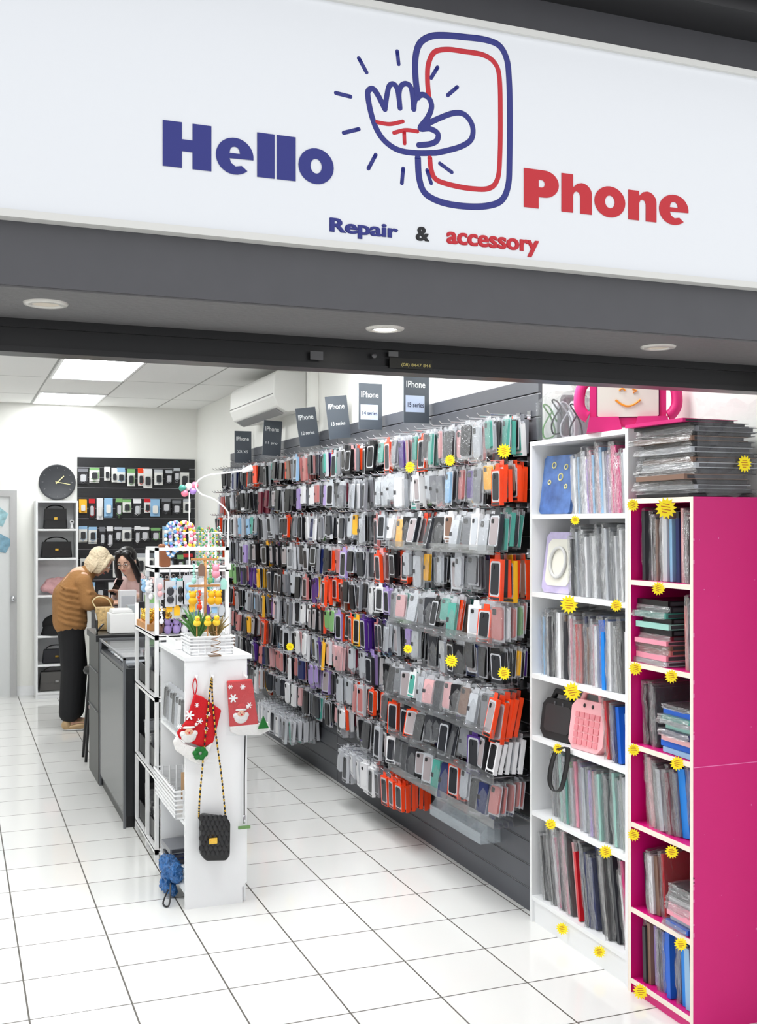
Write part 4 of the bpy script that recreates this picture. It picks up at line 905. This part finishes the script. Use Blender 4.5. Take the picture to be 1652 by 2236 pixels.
for i in range(6): pk.sphere((.84+.03*i,10.82,1.07+.02*math.sin(i*2.7)),(.035,.05,.035))
pm_=fuse(pk,.012,3,M('pink_knit',(206,160,162),.9,bump=.6,nscale=80))
zm=min(v.co.z for v in pm_.vertices)
link('folded_scarf',pm_,(0,0,.972-zm),'crumpled dusty pink knit scarf on shelf','scarf')
hat=empty('bucket_hat',(.91,10.80,.592),'black knitted hat with fried egg patch','hat')
MB().sphere((.91,10.82,.69),(.13,.09,.095)).lathe((.91,10.82,.592),[(.115,.09),(.14,.01),(.142,.0)],20).obj('crown',M('hat_black',(20,20,22),.9),parent=hat)
MB().sphere((.94,10.73,.66),(.045,.01,.04)).obj('patch',white,parent=hat); MB().sphere((.935,10.721,.665),(.02,.008,.02)).obj('yolk',M('yolk',(240,180,40),.5),parent=hat)

# ================= PEOPLE =================
def cap(mb,p,q,r1,r2):
    p=Vector(p);q=Vector(q)
    mb.tube([p,q],[r1,r2],14); mb.sphere(tuple(p),r1,0,14); mb.sphere(tuple(q),r2,0,14)
def handm(mb,w,dirv,side,palmn,curl=.5):
    w=Vector(w); d=Vector(dirv).normalized(); s=Vector(side).normalized(); n=Vector(palmn).normalized()
    for k in (-.024,-.008,.008,.024): cap(mb,w+s*k*.6,w+d*.075+s*k,.014,.011)
    for i,(k,L) in enumerate([(-.027,.06),(-.009,.07),(.009,.066),(.027,.052)]):
        a=w+d*.075+s*k; b=a+(d*(1-curl*.4)+n*curl*.6).normalized()*L*.5; c=b+(d*(1-curl)+n*curl*1.2).normalized()*L*.5
        cap(mb,a,b,.0095,.009); cap(mb,b,c,.009,.0075)
    a=w+d*.02-s*.028; b=a+(d*.6-s*.7+n*.3).normalized()*.035; c=b+(d*.8-s*.2+n*.6).normalized()*.03
    cap(mb,a,b,.012,.01); cap(mb,b,c,.010,.008)
skin=M('skin',(222,172,146),.55)
def head(mb,c,f,s=1.0):
    c=Vector(c); f=Vector(f).normalized(); sd=f.cross(Vector((0,0,1))).normalized(); u=sd.cross(f)
    T=Matrix.Translation(c)@Matrix(((sd.x,f.x,u.x,0),(sd.y,f.y,u.y,0),(sd.z,f.z,u.z,0),(0,0,0,1)))@Matrix.Scale(s,4)
    mb.sphere((0,0,.02),(.074,.09,.088),0,18,T); mb.sphere((0,.022,-.035),(.056,.062,.07),0,18,T); mb.sphere((0,.045,-.088),(.025,.025,.02),0,10,T)
    mb.sphere((0,.094,-.012),(.010,.014,.022),0,10,T); mb.sphere((0,.102,-.026),(.014,.011,.009),0,10,T)
    for k in(-1,1): mb.sphere((k*.075,0,-.01),(.010,.018,.03),0,10,T); mb.sphere((k*.035,.062,-.03),(.022,.02,.022),0,10,T)
    return T
def face(T,parent,glasses=False):
    base=Vector(WL[parent.name]); Tr=Matrix.Translation(-base)@T
    for k in(-1,1):
        child_local('eye',MB().sphere((k*.030,.086,.003),(.013,.008,.006),0,10,Tr).sphere((k*.030,.093,.002),(.006,.003,.005),1,8,Tr),[white,black],parent)
        child_local('eyebrow',MB().tube([(k*.016,.092,.020),(k*.030,.093,.025),(k*.045,.083,.020)],.003,6,0,T=Tr),M('brow',(70,50,40),.8),parent)
    child_local('mouth',MB().sphere((0,.085,-.056),(.018,.008,.005),0,10,Tr),M('lips',(190,96,92),.5),parent)
    if glasses:
        g_=MB()
        for k in(-1,1): g_.tube([(k*.032+.023*math.cos(t),.103,.002+.019*math.sin(t)) for t in [i*math.pi/8 for i in range(16)]],.0012,5,0,True,T=Tr); g_.tube([(k*.055,.1,.004),(k*.078,.01,.0)],.0012,5,T=Tr)
        g_.tube([(-.009,.104,.004),(.009,.104,.004)],.0012,5,T=Tr); child_local('glasses',g_,black,parent)
def put(name,me,parent):
    o=bpy.data.objects.new(name,me); sc.collection.objects.link(o); o.parent=parent; o.location=-Vector(WL[parent.name]); return o
cu=empty('person',(.90,9.1,0),'person with short blonde hair in camel sweater leaning on counter','person')
b=MB()
cap(b,(.87,9.1,.90),(.87,9.1,1.06),.12,.12); cap(b,(.87,9.1,1.06),(.95,9.1,1.20),.12,.10); cap(b,(.95,9.1,1.20),(1.04,9.1,1.28),.08,.05); cap(b,(1.02,9.1,1.27),(1.07,9.1,1.31),.048,.046)
for s,kx in((-1,.88),(1,.94)):
    y=9.1+s*.09; cap(b,(.87,y,.88),(kx,y,.48),.08,.055); cap(b,(kx,y,.48),(kx-.02,y,.09),.052,.034); cap(b,(kx-.03,y,.04),(kx+.13,y,.03),.034,.026)
    ya=9.1+s*.15; cap(b,(.96,9.1+s*.10,1.21),(.96,ya,1.19),.05,.045); cap(b,(.96,ya,1.19),(1.0,ya+s*.04,1.00),.040,.034); cap(b,(1.0,ya+s*.04,1.00),(1.19,9.1+s*.11,1.00),.034,.024)
    handm(b,(1.20,9.1+s*.11,1.00),(1,-s*.3,.05),(0,s,0),(0,0,-1),.5)
TC=head(b,(1.10,9.1,1.335),(.85,-.12,-.62),1.0)
put('body',fuse(b,.006,4,skin,'body'),cu); face(TC,cu)
sw=MB()
for yy in (9.04,9.16):
    cap(sw,(.87,yy,.86),(.865,yy,1.06),.132,.128); cap(sw,(.865,yy,1.06),(.935,yy,1.17),.128,.105)
cap(sw,(.94,9.1,1.18),(1.01,9.1,1.25),.105,.068)
for s in(-1,1):
    ya=9.1+s*.15; cap(sw,(.95,9.1+s*.08,1.18),(.96,ya,1.17),.08,.072); cap(sw,(.96,ya,1.17),(1.0,ya+s*.04,1.02),.070,.066); cap(sw,(1.0,ya+s*.04,1.02),(1.16,9.1+s*.115,1.01),.062,.044)
    for (px_,pz) in ((.98,1.10),(.99,1.06),(.985,1.02)): sw.tube([(px_-.05,ya+s*.03,pz+.02),(px_+.02,ya+s*.095,pz),(px_+.07,ya+s*.03,pz-.015)],.018,8)
for i in range(7):
    z=.86+.045*i; sw.tube([(.76+.01*i*.3,8.96,z+.03),(.83,8.90,z),(.92,8.915,z-.02),(.99,8.97,z-.035)],[.008,.016,.016,.008],8)
me=fuse(sw,.009,3,M('camel_knit',(156,112,66),.95,bump=.5,nscale=40),'sweater')
put('sweater',me,cu)
tr_=MB()
for s,kx in((-1,.88),(1,.93)):
    y=9.1+s*.075; cap(tr_,(.87,y,.88),(kx,y,.48),.11,.088); cap(tr_,(kx,y,.48),(kx-.02,y,.14),.088,.084)
put('trousers',fuse(tr_,.009,4,M('black_cloth',(20,20,23),.85),'trousers'),cu)
for s,kx in((-1,.88),(1,.94)):
    y=9.1+s*.09; sh=MB(); sh.sphere((kx+.04,y,.03),(.12,.045,.03),0,14); sh.sphere((kx-.04,y,.045),(.045,.04,.045),0,12); sh.sphere((kx+.05,y,.008),(.125,.046,.008),1,14)
    sh.obj('shoe',[M('gold_shoe',(190,160,120),.4,.3),white],parent=cu)
hr=MB(); hr.sphere((0,-.022,.035),(.086,.088,.086),0,16,TC); hr.sphere((0,-.045,-.03),(.082,.058,.08),0,16,TC)
for k in(-1,1): hr.sphere((k*.070,.016,-.02),(.020,.05,.078),0,12,TC); hr.tube([(k*.06,.05,.07),(k*.078,.055,.0),(k*.072,.05,-.08)],[.016,.017,.007],8,T=TC)
hr.sphere((0,.05,.08),(.06,.042,.024),0,12,TC)
for i in range(14):
    a=math.pi*(1+ i/13); hr.tube([(.07*math.cos(a),.07*math.sin(a)*.8-.01,.03),(.088*math.cos(a),.088*math.sin(a)*.9,-.05),(.08*math.cos(a),.08*math.sin(a)*.9,-.11)],[.014,.012,.005],8,T=TC)
put('hair',fuse(hr,.005,1,M('blonde',(222,204,172),.55,bump=1,nscale=70,noise=.12),'hair'),cu)
DX=Vector((.035,.02,.0))
as_=empty('person',(1.515,9.60,0),'person with long black hair and glasses in pale pink top','person')
b=MB()
cap(b,Vector((1.52,9.64,.90))+DX,Vector((1.47,9.56,1.05))+DX,.11,.11); cap(b,Vector((1.47,9.56,1.05))+DX,Vector((1.43,9.50,1.14))+DX,.11,.085); cap(b,Vector((1.43,9.50,1.15))+DX,Vector((1.36,9.42,1.24))+DX,.06,.046)
sdv=Vector((.78,-.62,0))
for s in(-1,1):
    o_=sdv*s
    hp=Vector((1.52,9.64,.88))+DX+o_*.09; cap(b,hp,hp+Vector((0,0,-.40)),.08,.055); cap(b,hp+Vector((0,0,-.40)),hp+Vector((0,0,-.80)),.052,.034); cap(b,hp+Vector((0,0,-.84)),hp+Vector((-.09,-.07,-.85)),.034,.026)
    sh_=Vector((1.43,9.50,1.13))+DX+o_*.15; el=Vector((1.40,9.44,1.0))+DX+o_*.17; wr=Vector((1.29,9.29,1.06))+o_*.04
    cap(b,Vector((1.44,9.51,1.13))+DX+o_*.08,sh_,.055,.05); cap(b,sh_,el,.042,.034); cap(b,el,wr,.033,.023)
    handm(b,wr,(-.5,-.8,.3),o_*1.0,-o_,.55)
TA=head(b,Vector((1.325,9.365,1.33))+DX,(-.50,-.80,-.36),1.0)
put('body',fuse(b,.006,4,M('skin_light',(236,192,168),.55),'body'),as_); face(TA,as_,True)
tp=MB(); cap(tp,Vector((1.52,9.64,.90))+DX,Vector((1.47,9.56,1.05))+DX,.135,.13); cap(tp,Vector((1.47,9.56,1.05))+DX,Vector((1.43,9.51,1.13))+DX,.13,.10)
for s in(-1,1):
    o_=sdv*s; sh_=Vector((1.43,9.50,1.125))+DX+o_*.15; el=Vector((1.40,9.44,1.0))+DX+o_*.17; wr=Vector((1.33,9.35,1.04))+o_*.07
    cap(tp,Vector((1.44,9.51,1.12))+DX+o_*.06,sh_,.075,.065); cap(tp,sh_,el,.06,.05); cap(tp,el,wr,.048,.036)
put('top',fuse(tp,.009,4,M('pale_pink_cloth',(236,204,200),.85),'top'),as_)
jn=MB()
for s in(-1,1):
    hp=Vector((1.52,9.64,.88))+DX+sdv*s*.085; cap(jn,hp,hp+Vector((0,0,-.4)),.10,.075); cap(jn,hp+Vector((0,0,-.4)),hp+Vector((0,0,-.76)),.072,.06)
put('trousers',fuse(jn,.01,4,M('denim',(40,50,80),.85),'trousers'),as_)
hr=MB(); hr.sphere((0,-.016,.036),(.086,.094,.086),0,16,TA)
for k in(-1,1):
    hr.tube([(k*.012,.062,.098),(k*.045,.066,.066),(k*.070,.050,.02),(k*.080,.028,-.05),(k*.086,.01,-.13),(k*.08,.0,-.20)],[.018,.020,.020,.026,.028,.012],10,0,T=TA)
    hr.sphere((k*.035,.045,.085),(.04,.04,.028),0,12,TA)
hr.sphere((0,-.055,-.07),(.088,.05,.13),0,14,TA)
put('hair',fuse(hr,.005,2,M('black_hair',(16,14,15),.4),'hair'),as_)
link('phone',MB().box(-.036,-.004,-.072,.036,.004,.072).mesh('phone',[blackg]),(1.255,9.225,1.12),'black mobile phone held by shop assistant','phone',rot=(.5,.1,.7))

# ================= LIGHT =================
w=bpy.data.worlds.new('world'); sc.world=w; w.use_nodes=True
w.node_tree.nodes['Background'].inputs[0].default_value=(.97,.98,1,1); w.node_tree.nodes['Background'].inputs[1].default_value=1.14
